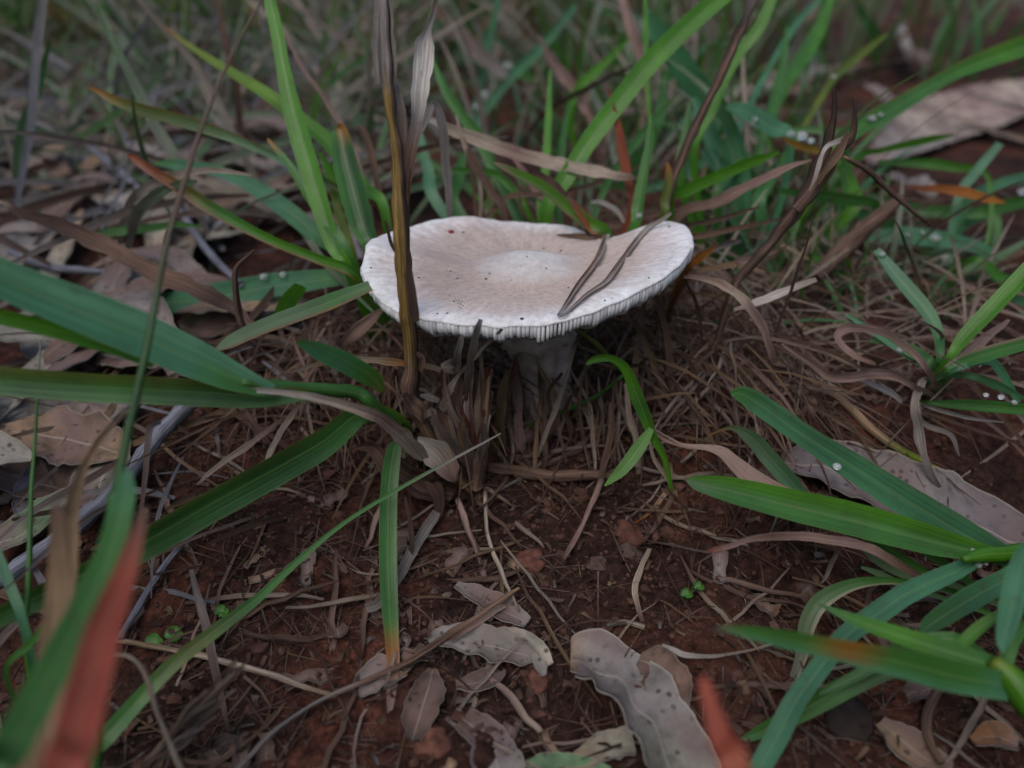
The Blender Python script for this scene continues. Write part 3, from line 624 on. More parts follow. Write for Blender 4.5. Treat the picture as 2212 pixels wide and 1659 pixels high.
tuft("distant_grass", "blurred clump of pinkish dead and green blades beyond the broad blade", "grass", (1310, 330, 38), [
    (36, 37, "ppn", "1165,78,4 1195,130,16 1240,190,22 1280,265,17", dict(m='d')),
    (35, 37, "GG", "1363,82,4 1290,152,19 1250,190,18 1230,260,14", {}),
    (33, 36, "kkk", "1388,133,5 1270,190,9 1180,242,8 1145,285,7 1132,330,6", dict(m='d')),
    (44, 45, "nc", "938,14,18 1000,80,30 1040,122,28 1095,165,20", dict(m='d', ext=False)),
    (33, 35, "bbb", "1400,28,14 1440,90,45 1480,150,52 1535,230,44 1560,310,24", {}),
    (40, 39, "pn", "1345,-10,16 1365,60,22 1390,130,22 1400,220,14", dict(m='d')),
    (33, 34, "gb", "1440,150,10 1430,220,20 1410,300,22", {}),
])
# right side
tuft("brown_stick_grass", "stiff brown dead stem slanting through bright green blades", "dead stalk", (1440, 480, 25), [
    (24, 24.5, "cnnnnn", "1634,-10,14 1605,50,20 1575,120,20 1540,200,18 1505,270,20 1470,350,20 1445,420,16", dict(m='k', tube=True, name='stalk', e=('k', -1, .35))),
    (23.6, 24.2, "ck", "1620,0,8 1600,60,10 1585,110,6", dict(m='d', ext=False, name='sheath')),
])
tuft("grass_tuft", "clump of green blades wet with drops behind the forked brown stem", "grass tuft", (1600, 440, 29), [
    (27, 28, "GGGg", "1672,-10,20 1640,60,25 1600,112,21 1560,182,22 1538,240,20 1500,330,16", {}),
    (35, 31, "bbb", "1775,-5,9 1720,52,14 1660,150,13 1622,222,13 1590,300,12", {}),
    (39, 32, "GGg", "1795,-8,16 1770,60,27 1740,112,32 1700,175,27 1660,270,20", {}),
    (28, 28.5, "bbb", "1568,233,8 1590,236,26 1620,246,33 1670,277,35 1708,305,18", dict(tw=-30, fold=.15)),
    (27, 27.5, "oyg", "1688,297,4 1720,313,13 1765,326,13 1800,340,8", {}),
    (24, 25, "GGGg", "1684,328,4 1660,337,14 1620,351,22 1560,376,23 1480,412,25 1445,432,18", dict(tw=-20)),
    (30, 29, "bbD", "1500,210,12 1530,280,32 1560,340,36 1590,410,30", {}),
    (29, 29, "Dbb", "1540,180,16 1580,280,30 1600,350,34 1610,420,26", {}),
    (28.5, 28.5, "gG", "1490,220,8 1480,300,18 1470,380,20", {}),
    (29, 28, "gD", "1620,330,8 1580,370,20 1550,420,22", {}),
    (30, 29, "bb", "1520,320,20 1550,350,34 1580,380,26", {}),
    (33, 31, "gg", "1700,60,6 1690,140,16 1670,220,20 1640,320,18", {}),
    (36, 33, "yO", "1917,73,5 1880,100,14 1830,142,18 1785,190,14", {}),
])
tuft("broad_grass_blade", "broad arching green blade crossing in front of a big pale dead leaf", "grass blade", (1740, 380, 29), [
    (31, 28, "gGggGG", "2240,92,44 2130,130,36 2060,160,29 1990,200,30 1930,236,34 1880,262,37 1840,288,34 1800,325,24", dict(tw=18, fold=.4, e=('O', -1, .25))),
    (32, 30, "GGg", "2062,292,4 2010,300,15 1960,311,16 1905,324,12 1850,345,12", {}),
    (30, 29, "ggb", "1690,285,6 1740,280,14 1790,285,14 1830,300,10", {}),
    (30, 29, "GG", "1808,345,14 1826,375,27 1838,410,30 1842,450,26", {}),
    (27, 28, "gDgg", "1684,412,10 1760,420,18 1830,431,26 1895,447,14", {}),
    (30, 29, "gb", "1700,330,14 1660,390,26 1640,440,24", {}),
])
tuft("forked_brown_stem", "forked dark brown dead grass stem split into two thin prongs", "dead stalk", (1560, 645, 21.6), [
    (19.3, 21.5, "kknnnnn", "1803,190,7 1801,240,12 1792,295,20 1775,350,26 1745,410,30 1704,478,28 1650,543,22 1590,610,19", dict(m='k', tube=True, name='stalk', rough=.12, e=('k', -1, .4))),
    (19.2, 20.2, "kknnn", "1843,210,5 1848,258,11 1840,295,18 1815,328,22 1775,385,26 1720,455,22", dict(m='k', tube=True, name='prong', rough=.12, ext=False)),
    (19.0, 19.4, "sswn", "1749,412,5 1766,370,9 1782,318,9 1806,303,11 1834,293,8", dict(m='d', ext=False, name='sheath', fold=.1)),
    (19.2, 19.6, "nt", "1835,285,10 1815,325,16 1785,365,14 1765,395,6", dict(m='d', ext=False, name='sheath')),
])
tuft("dry_grass_clump", "fan of reddish brown dry blades spreading from behind the cap's raised lobe", "dry grass", (1480, 560, 25), [
    (22.6, 24, "ppnnn", "1752,347,5 1700,361,13 1620,401,20 1540,441,22 1465,468,16", dict(m='d')),
    (23, 24, "nn", "1640,448,4 1600,460,8 1540,478,10 1470,500,10", dict(m='d')),
    (23, 24, "nn", "1692,473,5 1600,491,11 1500,512,12 1450,525,8", dict(m='d')),
    (21.6, 22.6, "oon", "1548,531,3 1530,543,10 1505,560,16 1480,590,16", dict(m='d')),
    (24, 24.5, "cn", "1600,520,8 1550,535,12 1500,560,12", dict(m='d')),
    (24, 24.5, "pn", "1680,540,6 1620,560,14 1560,575,12 1510,590,8", dict(m='d')),
    (22, 23, "tn", "1650,590,5 1600,575,10 1540,580,12 1490,600,8", dict(m='d')),
    (23, 24, "ns", "1620,640,5 1580,600,10 1540,570,12 1500,560,8", dict(m='d')),
    (21.4, 22.5, "ppsppn", "1476,600,6 1495,598,11 1530,605,15 1565,617,17 1610,650,19 1645,700,18 1660,740,16 1674,785,12", dict(m='d', ext=False, ds=[21, 20.4, 21.4])),
    (21.4, 22.5, "kn", "1474,596,3 1500,640,6 1515,690,7 1512,720,4", dict(m='d', ext=False)),
])
loose("dry_stalk", "thin straight brown stalk leaning away from the forked stem", "dry stalk", (21.5, 23.5, "tnnk", "1824,338,6 1870,366,12 1920,410,10 1965,450,9 2008,487,5", dict(tube=True, m='k')))
loose("orange_grass_blade", "blurred rust orange dead blade among wet green grass", "grass blade", (29, 29, "nroo", "1955,403,6 2020,408,14 2080,416,20 2130,430,18 2172,439,4", {}))
loose("thick_brown_stem", "thick blurred dark brown stem lying behind the forked one", "dead stalk", (27, 26, "nnnn", "1945,428,22 1880,485,36 1820,540,40 1760,600,34", dict(m='k', tube=True)))
tuft("wet_grass_clump", "clump of wet blue green blades covered in dew beyond the looped dry leaf", "grass tuft", (2050, 620, 30), [
    (30, 30, "bbbb", "1865,521,14 1900,515,28 1960,511,36 2050,522,32 2130,545,22", dict(tw=-30)),
    (32, 31, "gGg", "1895,350,8 1990,352,20 2060,361,19 2135,382,10", {}),
    (33, 31, "gb", "2230,430,20 2150,450,30 2080,480,30 2030,540,24", {}),
    (30, 30, "bb", "2160,310,16 2110,370,20 2070,430,18", {}),
    (28, 28, "gG", "2212,620,30 2160,600,22 2110,560,16", {}),
    (31, 31, "bgb", "1800,440,8 1880,470,22 1960,500,26 2020,560,20", {}),
    (29, 30, "Gg", "1820,560,26 1835,600,24 1840,640,16", {}),
    (32, 31, "DgD", "1880,420,10 1960,450,24 2060,460,26 2150,470,18", {}),
    (33, 31, "bg", "2230,380,20 2160,400,24 2090,440,22", {}),
    (27, 28, "gO", "1757,553,12 1830,606,17 1880,661,14 1916,697,6", dict(ext=False)),
    (29, 29, "lg", "2220,520,10 2150,560,18 2080,590,18", {}),
    (28, 29, "bb", "2230,690,26 2190,630,22 2150,600,14", {}),
    (29, 29, "lb", "1760,640,12 1790,660,26 1840,675,26 1870,690,12", dict(ext=False)),
    (28, 29, "GO", "1915,640,18 1925,680,20 1920,710,14", {}),
    (30, 29, "nn", "2212,540,14 2120,580,18 2000,612,14 1960,625,8", dict(m='d')),
])
tuft("grass_rosette", "grass rosette of green blades above a looped pinkish dry leaf", "grass tuft", (2020, 825), [
    (22.5, 21, "bbgg", "1893,540,14 1945,605,27 2000,670,28 2025,720,21 2030,785,14", {}),
    (20, 20.4, "GGGG", "2232,572,32 2150,660,33 2090,722,30 2042,785,14", {}),
    (18.8, 20.4, "ggg", "2240,735,28 2130,766,31 2070,786,24 2035,805,12", dict(e=('p', -1, .2))),
    (19.8, 20.4, "nppppcc", "1892,786,6 1850,772,13 1818,747,14 1810,722,16 1840,705,20 1900,714,19 1968,754,16 2008,805,12", dict(m='d', fold=.2, tw=20)),
    (20.2, 20.4, "pppsss", "1690,742,6 1750,780,15 1790,810,17 1830,813,20 1890,805,23 1940,812,17 1985,840,12", dict(m='d', fold=.3)),
    (19.5, 20.2, "gDg", "2230,886,26 2180,880,25 2080,873,22 1998,868,6", {}),
    (20.4, 20.2, "ncss", "2040,1060,4 2015,1030,13 2000,990,16 1985,930,20 1978,865,16", dict(m='d')),
    (20.6, 20.4, "cs", "2072,985,3 2055,940,10 2000,915,10 1985,880,8", dict(m='d')),
    (20.3, 20.3, "ww", "2165,914,3 2090,900,8 2010,880,8", dict(m='d')),
    (21.5, 20.8, "ps", "2180,690,6 2130,730,18 2080,770,18 2030,810,12", dict(m='d')),
    (22, 21, "gDl", "1880,735,8 1930,740,22 1980,765,26 2020,790,16", {}),
    (20.3, 20, "bb", "2200,870,10 2160,800,18 2130,780,16 2060,800,10", {}),
    (20.3, 20, "bl", "2212,860,8 2150,830,18 2090,810,14", {}),
    (22, 21.3, "bb", "1830,680,8 1900,725,14 1960,765,18 2010,800,12", {}),
    (21.2, 21, "uc", "1860,820,8 1920,845,13 1950,870,8", dict(m='d', ext=False)),
])
loose("pale_dry_grass", "pale upturned dry blade propped on the arched dry leaf", "dry grass", (21.5, 21, "sws", "1585,668,8 1640,651,15 1700,626,15 1764,604,9", {}))
loose("straw_runner", "long jointed straw coloured grass runner lying on dark soil", "grass runner", (0, 0, "ntpnttym", "1635,778,8 1680,790,18 1720,802,21 1790,842,18 1845,890,16 1880,925,20 1950,975,16 2040,1022,16", dict(tube=True, m='k', ground=.22)))
tuft("broad_grass", "plant with two broad long green blades reaching over a purple grey leaf", "grass", (2235, 1215, 17.6), [
    (17.2, 17.3, "gbbbbbgg", "1580,853,6 1588,850,24 1608,853,38 1645,875,46 1740,942,48 1850,1012,58 1960,1082,66 2070,1147,66 2160,1196,48 2225,1225,28", dict(fold=.15, tw=12, e=('l', 1, .08))),
    (17.0, 17.3, "lgggggGg", "1483,1037,4 1492,1040,20 1515,1047,34 1580,1061,51 1700,1091,61 1850,1126,66 2000,1166,58 2110,1192,36 2180,1200,26", dict(fold=.4, tw=-12, e=('G', 1, .36))),
    (18.8, 17.6, "nppoyggg", "1415,928,3 1450,948,4 1478,961,6 1530,968,14 1560,978,24 1585,1000,30 1630,1040,42 1680,1072,47 1740,1094,42 1830,1130,30 1960,1170,20", {}),
    (19.8, 18.0, "olbggg", "1528,942,3 1560,928,5 1590,925,14 1630,950,32 1660,985,35 1700,1030,36 1745,1080,30 1830,1130,20", {}),
    (16.3, 17.2, "rpnpppnn", "1525,1187,3 1540,1186,12 1580,1177,11 1620,1165,13 1700,1158,18 1790,1165,19 1880,1186,20 1940,1216,17 2000,1255,14", dict(m='d', ext=False, fold=.2)),
    (14.0, 17.2, "bbbbbbg", "1636,1670,40 1680,1590,46 1720,1512,43 1780,1432,41 1830,1372,41 1890,1330,45 1960,1282,43 2060,1236,36 2150,1196,20", dict(fold=.2, tw=-10)),
    (16.8, 17.4, "eelgggg", "1648,1568,3 1680,1530,10 1715,1460,18 1735,1400,26 1742,1350,34 1770,1300,35 1830,1266,26 1900,1254,16 1990,1262,12", dict(e=('s', -1, .2), tw=20)),
    (13.2, 15.5, "bbbb", "2166,1410,4 2165,1390,22 2172,1360,36 2186,1300,45 2205,1222,40 2225,1180,30", dict(tw=5, ext=False, ds=[13.4, 14.6])),
    (15.2, 16.8, "DDbg", "1990,1374,5 1998,1360,24 2020,1343,38 2090,1298,46 2160,1260,42 2230,1222,30", {}),
    (16.6, 17.4, "GGG", "2080,1208,14 2120,1200,32 2170,1196,36 2230,1196,36", dict(tube=True, name='culm')),
    (18, 17.6, "ll", "1860,1180,10 1900,1210,22 1960,1240,22 2050,1260,14", {}),
    (17.9, 17.6, "lg", "1860,1225,6 1900,1240,14 1950,1265,14 2030,1290,10", {}),
])
tuft("grass_shoot", "hairy grass shoot with bright node and downswept blades", "grass", (2300, 1640, 14.2), [
    (14.6, 14.0, "DgGgg", "1765,1304,3 1785,1313,9 1820,1328,17 1890,1356,30 1980,1386,37 2060,1412,38 2160,1440,32", dict(fold=.35, tw=-15, ext=False)),
    (12.4, 13.8, "nggogggb", "1548,1354,4 1568,1356,14 1610,1364,24 1700,1381,38 1820,1406,47 1950,1432,60 2060,1460,66 2175,1482,56", dict(fold=.25, tw=10, ext=False, e=('b', -1, .3))),
    (15.6, 14.4, "bggDDg", "1588,1606,4 1612,1595,14 1650,1577,27 1740,1531,40 1840,1477,43 1930,1441,42 2060,1440,36 2160,1450,28", dict(tw=15, ext=False)),
    (14.6, 14.4, "gGG", "2045,1438,14 2085,1385,24 2130,1345,22 2165,1325,12", dict(ext=False)),
    (13.9, 13.6, "yGGG", "2145,1425,28 2175,1455,52 2205,1495,66 2260,1570,60", dict(tube=True, name='culm')),
    (15.0, 14.6, "Dgg", "1770,1500,6 1850,1460,22 1950,1400,30 2060,1380,26 2140,1430,20", dict(ext=False)),
    (14.8, 14.3, "gg", "2240,1330,16 2190,1380,26 2170,1440,24", dict(ext=False)),
])
tuft("grass_seedling", "small bright green seedling curling out from under the cap", "seedling", (1452, 1075, 20.8), [
    (18.6, 20.2, "GGGgGGGO", "1266,787,4 1278,779,12 1295,774,15 1325,775,15 1353,798,20 1374,850,27 1394,900,25 1410,942,18 1436,990,12 1449,1050,8", dict(fold=.3)),
    (19.2, 19.6, "GGGG", "1306,1050,3 1322,1035,16 1348,1010,26 1382,965,28 1408,925,12", dict(fold=.15, ext=False)),
    (20.2, 20.0, "nppp", "1409,928,5 1440,950,8 1480,963,9 1520,968,8", dict(m='d', ext=False)),
    (19.9, 20.9, "oost", "1372,1128,3 1400,1108,7 1430,1075,10 1448,1045,9 1445,1000,9", dict(m='d', ext=False)),
    (20.2, 21, "nss", "1462,1075,4 1440,1030,8 1415,990,8 1400,940,6", dict(m='d', ext=False)),
])
tuft("hanging_green_stem", "thin olive grass stem arching beneath the cap rim", "grass stem", (1130, 920, 23.5), [
    (19.5, 21, "OOO", "1245,712,9 1290,745,12 1325,785,11 1352,808,8", dict(tube=True, ext=False)),
    (20.6, 22.8, "ggO", "1345,812,8 1290,855,9 1225,885,10 1170,905,11 1135,925,10", dict(tube=True)),
])

# ------------------------------------------------------------------ loose traced dry pieces
loose("brown_dead_blade", "long dark brown dead blade slanting across the pale leaf litter", "dead blade", (24, 22.2, "skknnnkn", "-20,430,6 12,440,9 40,457,16 130,490,30 220,532,33 350,600,36 430,632,30 500,668,24 552,712,14", dict(fold=.4)))
loose("thin_brown_stem", "thin dark brown bent stem standing by the olive green blade", "dry stalk", (19.5, 21.5, "nnnk", "548,540,4 512,580,10 511,625,14 516,680,16 532,722,13 570,760,10", dict(tube=True, m='k')))
loose("flame_dry_blade", "orange striped dry blade running level behind the golden stalk", "dry grass", (18.9, 19.6, "ssostoss", "624,804,4 650,797,8 690,785,11 740,779,14 800,777,15 850,780,15 920,790,13 992,806,8", dict(fold=.15)))
loose("pink_dry_blade", "pinkish forked dry blade lying on bare red soil", "dry grass", (18.6, 19.2, "csspn", "424,1048,3 450,1025,9 500,987,13 550,950,12 612,905,8", {}))
loose("pale_dry_strip", "pale folded dry strip hanging over the dark green blade", "dry grass", (18.0, 18.9, "wssn", "572,1000,5 588,965,12 612,925,13 648,872,10", {}))
loose("short_brown_blade", "short thin curled brown blade hanging beside the spotted green blade", "dry grass", (19, 19.6, "nnks", "878,1075,5 889,1150,11 884,1210,9 874,1265,7 868,1284,3", {}))
loose("blue_grey_twig", "smooth blue grey twig lying between dead gum leaves and red soil", "twig", (0, 0, "uuuuuu", "420,860,30 350,935,34 290,1010,34 230,1080,36 140,1150,36 60,1212,35 -30,1275,35", dict(m='k', tube=True, ground=1.3, rough=.1)))
loose("grey_twig", "thin blue grey twig reaching back through blurred leaf litter", "twig", (0, 0, "uuuu", "222,215,12 290,330,14 390,460,16 455,550,17 520,615,14", dict(m='k', tube=True, ground=2.0)))
loose("grey_twig", "short grey twig crossing the longer one in the blurred litter", "twig", (0, 0, "uu", "195,318,14 255,370,18 318,422,18", dict(m='k', tube=True, ground=2.4)))
loose("grey_twig", "level blue grey twig half hidden behind the broad green blade", "twig", (0, 0, "uuu", "-20,528,16 80,568,18 170,585,16 270,588,10", dict(m='k', tube=True, ground=1.8)))
loose("pale_bent_stalk", "pale blue grey bent stalk resting on red soil by the rust red blade", "dry stalk", (0, 0, "uuuuc", "258,1380,14 300,1312,14 340,1245,14 375,1196,14 430,1140,13 495,1092,9", dict(m='k', tube=True, ground=.5)))
loose("straw_stalk", "slender straw stalk lying on soil and meeting the grey twig", "dry stalk", (0, 0, "stsst", "248,1382,10 330,1396,12 430,1414,13 540,1445,14 640,1476,12 728,1503,9", dict(m='k', tube=True, ground=.45)))
loose("curled_straw", "thin pale curled straw arching over frayed grey fibres", "straw", (13.6, 14, "ssss", "243,1418,5 280,1420,8 308,1446,9 328,1500,10 350,1570,11 400,1680,12", dict(tube=True, m='k')))
loose("forest_twig", "long thin brown twig lying over a spotted gum leaf", "twig", (0, 0, "cccnnnnt", "496,1680,14 570,1600,12 640,1545,10 735,1494,12 870,1436,13 960,1378,17 1050,1320,16 1120,1272,7", dict(m='k', tube=True, ground=.45)))
loose("dry_grass_leaf", "flat reddish dry blade beside the thin twig over the gum leaf", "dry grass", (0, 0, "nps", "970,1382,8 1020,1350,12 1075,1312,12 1095,1305,6", dict(ground=.5)))
loose("white_curved_straw", "white tapering straw curving below the downswept green blades", "straw", (0, 0, "wwss", "1432,1391,3 1455,1402,11 1480,1414,11 1540,1419,7 1600,1410,5 1670,1392,4", dict(ground=.4)))
loose("brown_bent_stick", "brown bent stick on the soil below the hairy grass shoot", "stick", (0, 0, "cnnn", "2040,1470,16 2012,1520,22 2000,1575,22 2012,1615,18 2035,1648,12", dict(m='k', tube=True, ground=.3)))
loose("stub_twig", "small pale stub of wood lying flat on dark crumbly soil", "twig", (0, 0, "es", "1310,1350,9 1350,1345,11 1392,1355,11", dict(m='k', tube=True, ground=.15)))
loose("split_straw", "split pale straw standing up from the soil near the tiny round seedling", "straw", (0, 0, "sssn", "1402,1185,8 1385,1225,12 1370,1270,13 1382,1325,9 1388,1345,8", dict(ground=.4)))
loose("grey_straw", "pale grey straw leaning behind the hanging spotted blade", "straw", (0, 0, "ccc", "942,1105,18 905,1170,22 870,1230,20 820,1300,24 790,1315,18", dict(ground=.5)))
loose("long_root", "long thin root trailing down the soil to a pale tip", "root", (0, 0, "nsss", "1048,1060,9 1050,1120,9 1060,1180,9 1080,1230,10 1100,1275,8 1120,1320,4", dict(m='k', tube=True, ground=.3)))
loose("brown_root", "straight reddish root running down the soil beside the broken stub", "root", (0, 0, "ppn", "990,1080,14 1010,1140,14 1030,1190,12 1038,1222,9", dict(m='k', tube=True, ground=.3)))
loose("slanting_root", "straight pinkish root slanting over the dark soil below the seedling", "root", (0, 0, "ppn", "1300,1040,12 1270,1110,12 1240,1170,12 1216,1212,10", dict(m='k', tube=True, ground=.5)))
loose("purple_dry_leaf", "purplish dry blade propped under the shaded cap edge", "dry grass", (20.4, 20.8, "nppn", "832,660,8 800,690,22 770,715,28 735,745,14", {}))
loose("level_root", "thick woody root lying level below the stem base", "root", (0, 0, "nnnn", "1055,1010,24 1120,1018,26 1200,1028,26 1290,1025,22 1340,1030,14", dict(m='k', tube=True, ground=.35)))
for k, (lb, d0, d1, cc, pp) in enumerate([
    ("yellowed dry culm standing just behind the broken stub", 21.5, 22.3, "ntmm", "1100,800,18 1085,860,22 1075,930,22 1062,1000,20"),
    ("tapering brown culm standing in the shade of the stem", 22, 22.4, "nnpp", "1108,770,16 1118,860,20 1122,940,22 1124,1000,20"),
    ("thin bent straw leaning across the mushroom stem", 20.4, 21.6, "nsss", "1248,740,8 1225,810,8 1205,870,9 1180,930,9 1158,985,7"),
    ("upright brown straw hanging in the shade beyond the seedling", 22, 22.6, "nnn", "1420,640,10 1440,720,14 1450,800,14 1462,900,12"),
    ("curved brown straw drooping from the rim into dark shade", 21.5, 22.3, "ntn", "1370,690,10 1395,740,13 1430,820,13 1470,890,10"),
    ("thin dark straw bowing out beside the seedling's tip", 21.8, 22.2, "nt", "1395,650,10 1380,740,13 1370,810,12"),
    ("pair-jointed pale straw hanging behind the seedling", 20.6, 21.2, "sssn", "1352,830,9 1360,890,13 1375,960,14 1385,1060,10"),
    ("brown straw dropping straight to soil beside the seedling", 20.4, 20.9, "nnn", "1322,870,10 1318,940,12 1305,1010,13 1290,1065,11"),
]):
    loose("dry_straw", lb, "straw", (d0, d1, cc, pp, dict(m='d')))

for k in range(18):
    x = random.uniform(1070, 1480); y = random.uniform(740, 860); dx = random.gauss(0, 45); L_ = random.uniform(90, 230)
    loose("dry_straw", "limp dry straw hanging in the shade round the mushroom stem", "straw", (20.4 + random.uniform(-.4, 1.6), 21.4 + random.uniform(-.2, .8), random.choice(["nt", "ns", "tn", "ps", "nn", "kt"]), f"{x:.0f},{y:.0f},5 {x + dx * .5 + random.uniform(-14, 14):.0f},{y + L_ * .35:.0f},{random.uniform(6, 12):.0f} {x + dx * .9:.0f},{y + L_ * .7:.0f},{random.uniform(6, 11):.0f} {x + dx + random.uniform(-12, 12):.0f},{y + L_:.0f},5", {}), "straws hanging round the stem")
# ------------------------------------------------------------------ dead gum leaves
def gum_leaf(V_axis, W, cols, up=(0, 0, 1), cup=.15, tw=0, thick=.035, crinkle=.05, seed=0, nu=9, fold=.12, rag=.20):
    return strip(V_axis, W, cols, up=up, cup=cup, tw=tw, thick=thick, crinkle=crinkle, seed=seed, nu=nu, fold=fold, rag=rag)
def leaf(label, cols, pts, lift, name="gum_leaf", dim=1.0, **k):
    """pts 'x,y,width_cm,lift' : sight lines meet the soil, raised by lift"""
    Q = []
    for s in pts.split():
        a = [float(q) for q in s.split(',')]; q = G(a[0], a[1], lift + (a[3] if len(a) > 3 else 0)); Q.append([*q, a[2]])
    R_ = crom(Q, 12); SEED[0] += 1; V, F, T, UV = gum_leaf(R_[:, :3], np.maximum(.04, R_[:, 3]), cols, seed=SEED[0], **k)
    org = Vector(Q[0][:3]); return tag(link(name, make_mesh(name, V, F, M['f'], T * dim, UV, origin=org), None, org), label, "dead leaf")
leaf("big curved grey gum leaf with brown spots and a pale rim", "tcccee", "1232,1432,.7 1262,1434,1.3 1325,1465,1.5 1382,1528,1.55 1425,1600,1.55 1458,1690,1.5", .5, cup=.3, tw=-28, up=(0, -.35, 1), rag=.05, crinkle=.09)
leaf("brown gum leaf tucked under the big curved grey one", "nnn", "1380,1425,.3 1420,1445,1.0 1445,1490,1.0 1460,1540,.6", .25, tw=15)
leaf("beige spotted oval gum leaf lying under the thin twig", "ecec", "928,1392,.2 965,1378,.6 1020,1385,.85 1080,1400,.85 1130,1415,.6 1160,1424,.1", .3, cup=.2, tw=-14, up=(0, -.3, 1))
leaf("dull grey brown gum leaf half buried above the twig", "cnc", "985,1262,.2 1040,1290,.6 1090,1320,.7 1140,1345,.3", .2)
leaf("torn leaf scrap, brown at one end and blue grey at the other", "nnvcc", "1000,1552,.5 1030,1575,.75 1065,1605,.8 1070,1640,1.0 1080,1680,.9", .25, crinkle=.12)
leaf("ragged brown leaf scrap beside the spotted green blade", "nknk", "935,1445,.2 925,1490,.7 905,1550,.75 890,1600,.35", .3, crinkle=.15)
leaf("tan speckled leaf strip poking from below the big grey leaf", "ttee", "1220,1660,.3 1270,1635,.5 1320,1612,.6 1370,1605,.6", .25)
leaf("pale green leaf lying flat at the foot of the speckled strip", "ll", "1110,1668,.2 1180,1662,.6 1260,1662,.5 1320,1668,.2", .25)
leaf("small straw coloured leaf sliver by the spotted oval leaf", "ses", "1090,1358,.08 1130,1372,.3 1165,1400,.32 1190,1435,.15", .35)
leaf("tiny upright pale leaf scrap over a reddish crumb", "ec", "1150,1412,.15 1165,1435,.3 1175,1460,.12", .4)
leaf("dark curled leaf scrap between the twig and the torn leaf", "nk", "985,1480,.2 1030,1475,.5 1075,1455,.4 1080,1450,.1", .2)
leaf("crumpled grey brown leaf at the base of the hanging blade", "cn", "770,1500,.3 800,1470,.7 850,1455,.7 880,1450,.2", .25, crinkle=.15)
leaf("broad purple grey gum leaf under the two long green blades", "vvcvv", "1690,1000,.5 1780,1010,1.6 1900,1050,2.0 2030,1100,2.1 2230,1190,1.5", .35, cup=.2, up=(-.1, -.25, 1), rag=.05)
leaf("large pale dead leaf lying behind the broad arching blade", "pcspsc", "1880,350,1 1950,315,3.0 2030,275,5.0 2120,240,5.2 2215,205,4.0 2290,180,1.0", .6, cup=.1, up=(0, -.25, 1), rag=.04, crinkle=.02)
leaf("small upright bleached leaf standing in dark shade", "ew", "1965,130,.6 1950,100,2.2 1945,60,1.5 1940,30,.4", 2.0, up=(0, -1, .4))
leaf("brown leaf scrap beneath the hairy grass shoot", "tn", "1900,1560,.3 1950,1600,.9 2000,1640,.8 2060,1660,.3", .2)
leaf("orange brown leaf bit beside the bent stick", "on", "2100,1600,.2 2150,1590,.6 2200,1610,.3", .2)
# traced litter leaves in the pale drift
LIT = [("pale grey green gum leaf at the edge of the drift, mostly flat", "eec", "-20,1090,.8 10,1020,1.8 60,940,2.1 130,890,1.2 160,865,.3"),
       ("tan gum leaf with a dark fold behind the level green blade", "tse", "130,1010,.3 160,960,1.3 220,900,1.7 290,860,.6"),
       ("yellowish tan gum leaf resting against the blue grey twig", "tet", "180,1140,.4 200,1080,1.2 235,1000,1.4 250,930,.5"),
       ("grey curled gum leaf beside the slim green stem", "cuc", "70,1160,.4 90,1080,1.3 130,1010,1.3 190,950,.4"),
       ("greenish grey gum leaf under the twig's lower end", "ele", "-20,1180,.8 60,1150,1.1 120,1100,1.1 190,1050,.3"),
       ("large tan gum leaf curled around dark shade", "tetn", "330,600,.6 370,570,2.0 385,520,2.4 360,460,1.6 330,430,.4"),
       ("pale curled gum leaf tip beside the grey twig", "eee", "400,480,.3 425,520,1.1 460,520,1.2 520,470,.4"),
       ("pinkish tan gum leaf in the blurred litter", "sps", "200,430,.5 250,415,2.0 310,400,2.2 380,395,.8"),
       ("pale horizontal gum leaf above the brown blade", "eee", "230,490,.4 290,475,1.6 350,478,1.6 390,490,.4"),
       ("tan gum leaf below the level blue grey twig", "tst", "190,600,.4 230,625,1.6 300,650,1.6 360,660,.5"),
       ("grey gum leaf with dark holes under the bright green strip", "cecn", "60,720,.4 110,745,1.8 160,770,2.0 200,800,.6"),
       ("brown gum leaf lying against the broad blade's shade", "npn", "210,780,.4 250,770,1.4 320,775,1.4 380,790,.4"),
       ("long pale gum leaf beyond the dark brown blade", "ecec", "0,560,.8 60,520,1.8 100,450,2.0 110,380,.8"),
       ("dim grey gum leaf standing on edge in the drift", "cc", "165,300,.6 190,340,2.4 210,390,2.4 220,420,.5"),
       ("bluish pale gum leaf far back in the drift", "uec", "20,250,.6 60,235,2.6 110,240,2.8 160,265,.8"),
       ("thin tan gum leaf by the thin dark stem", "ts", "440,640,.3 490,650,1.0 560,650,1.0 620,650,.3"),
       ("pale tan gum leaf under the dewy green blade", "ses", "640,640,.4 600,665,1.3 560,690,1.3 500,700,.4"),
       ("dark tan gum leaf beside the bent brown stem", "tn", "390,690,.3 440,705,1.1 500,700,1.1 540,690,.3")]
for i, (lb, cc, pp) in enumerate(LIT):
    leaf(lb, cc, pp, .5 + .25 * (i % 3), up=(random.uniform(-.4, .4), random.uniform(-.5, 0), 1), cup=random.uniform(.1, .45), crinkle=.06, rag=.09, dim=.78)

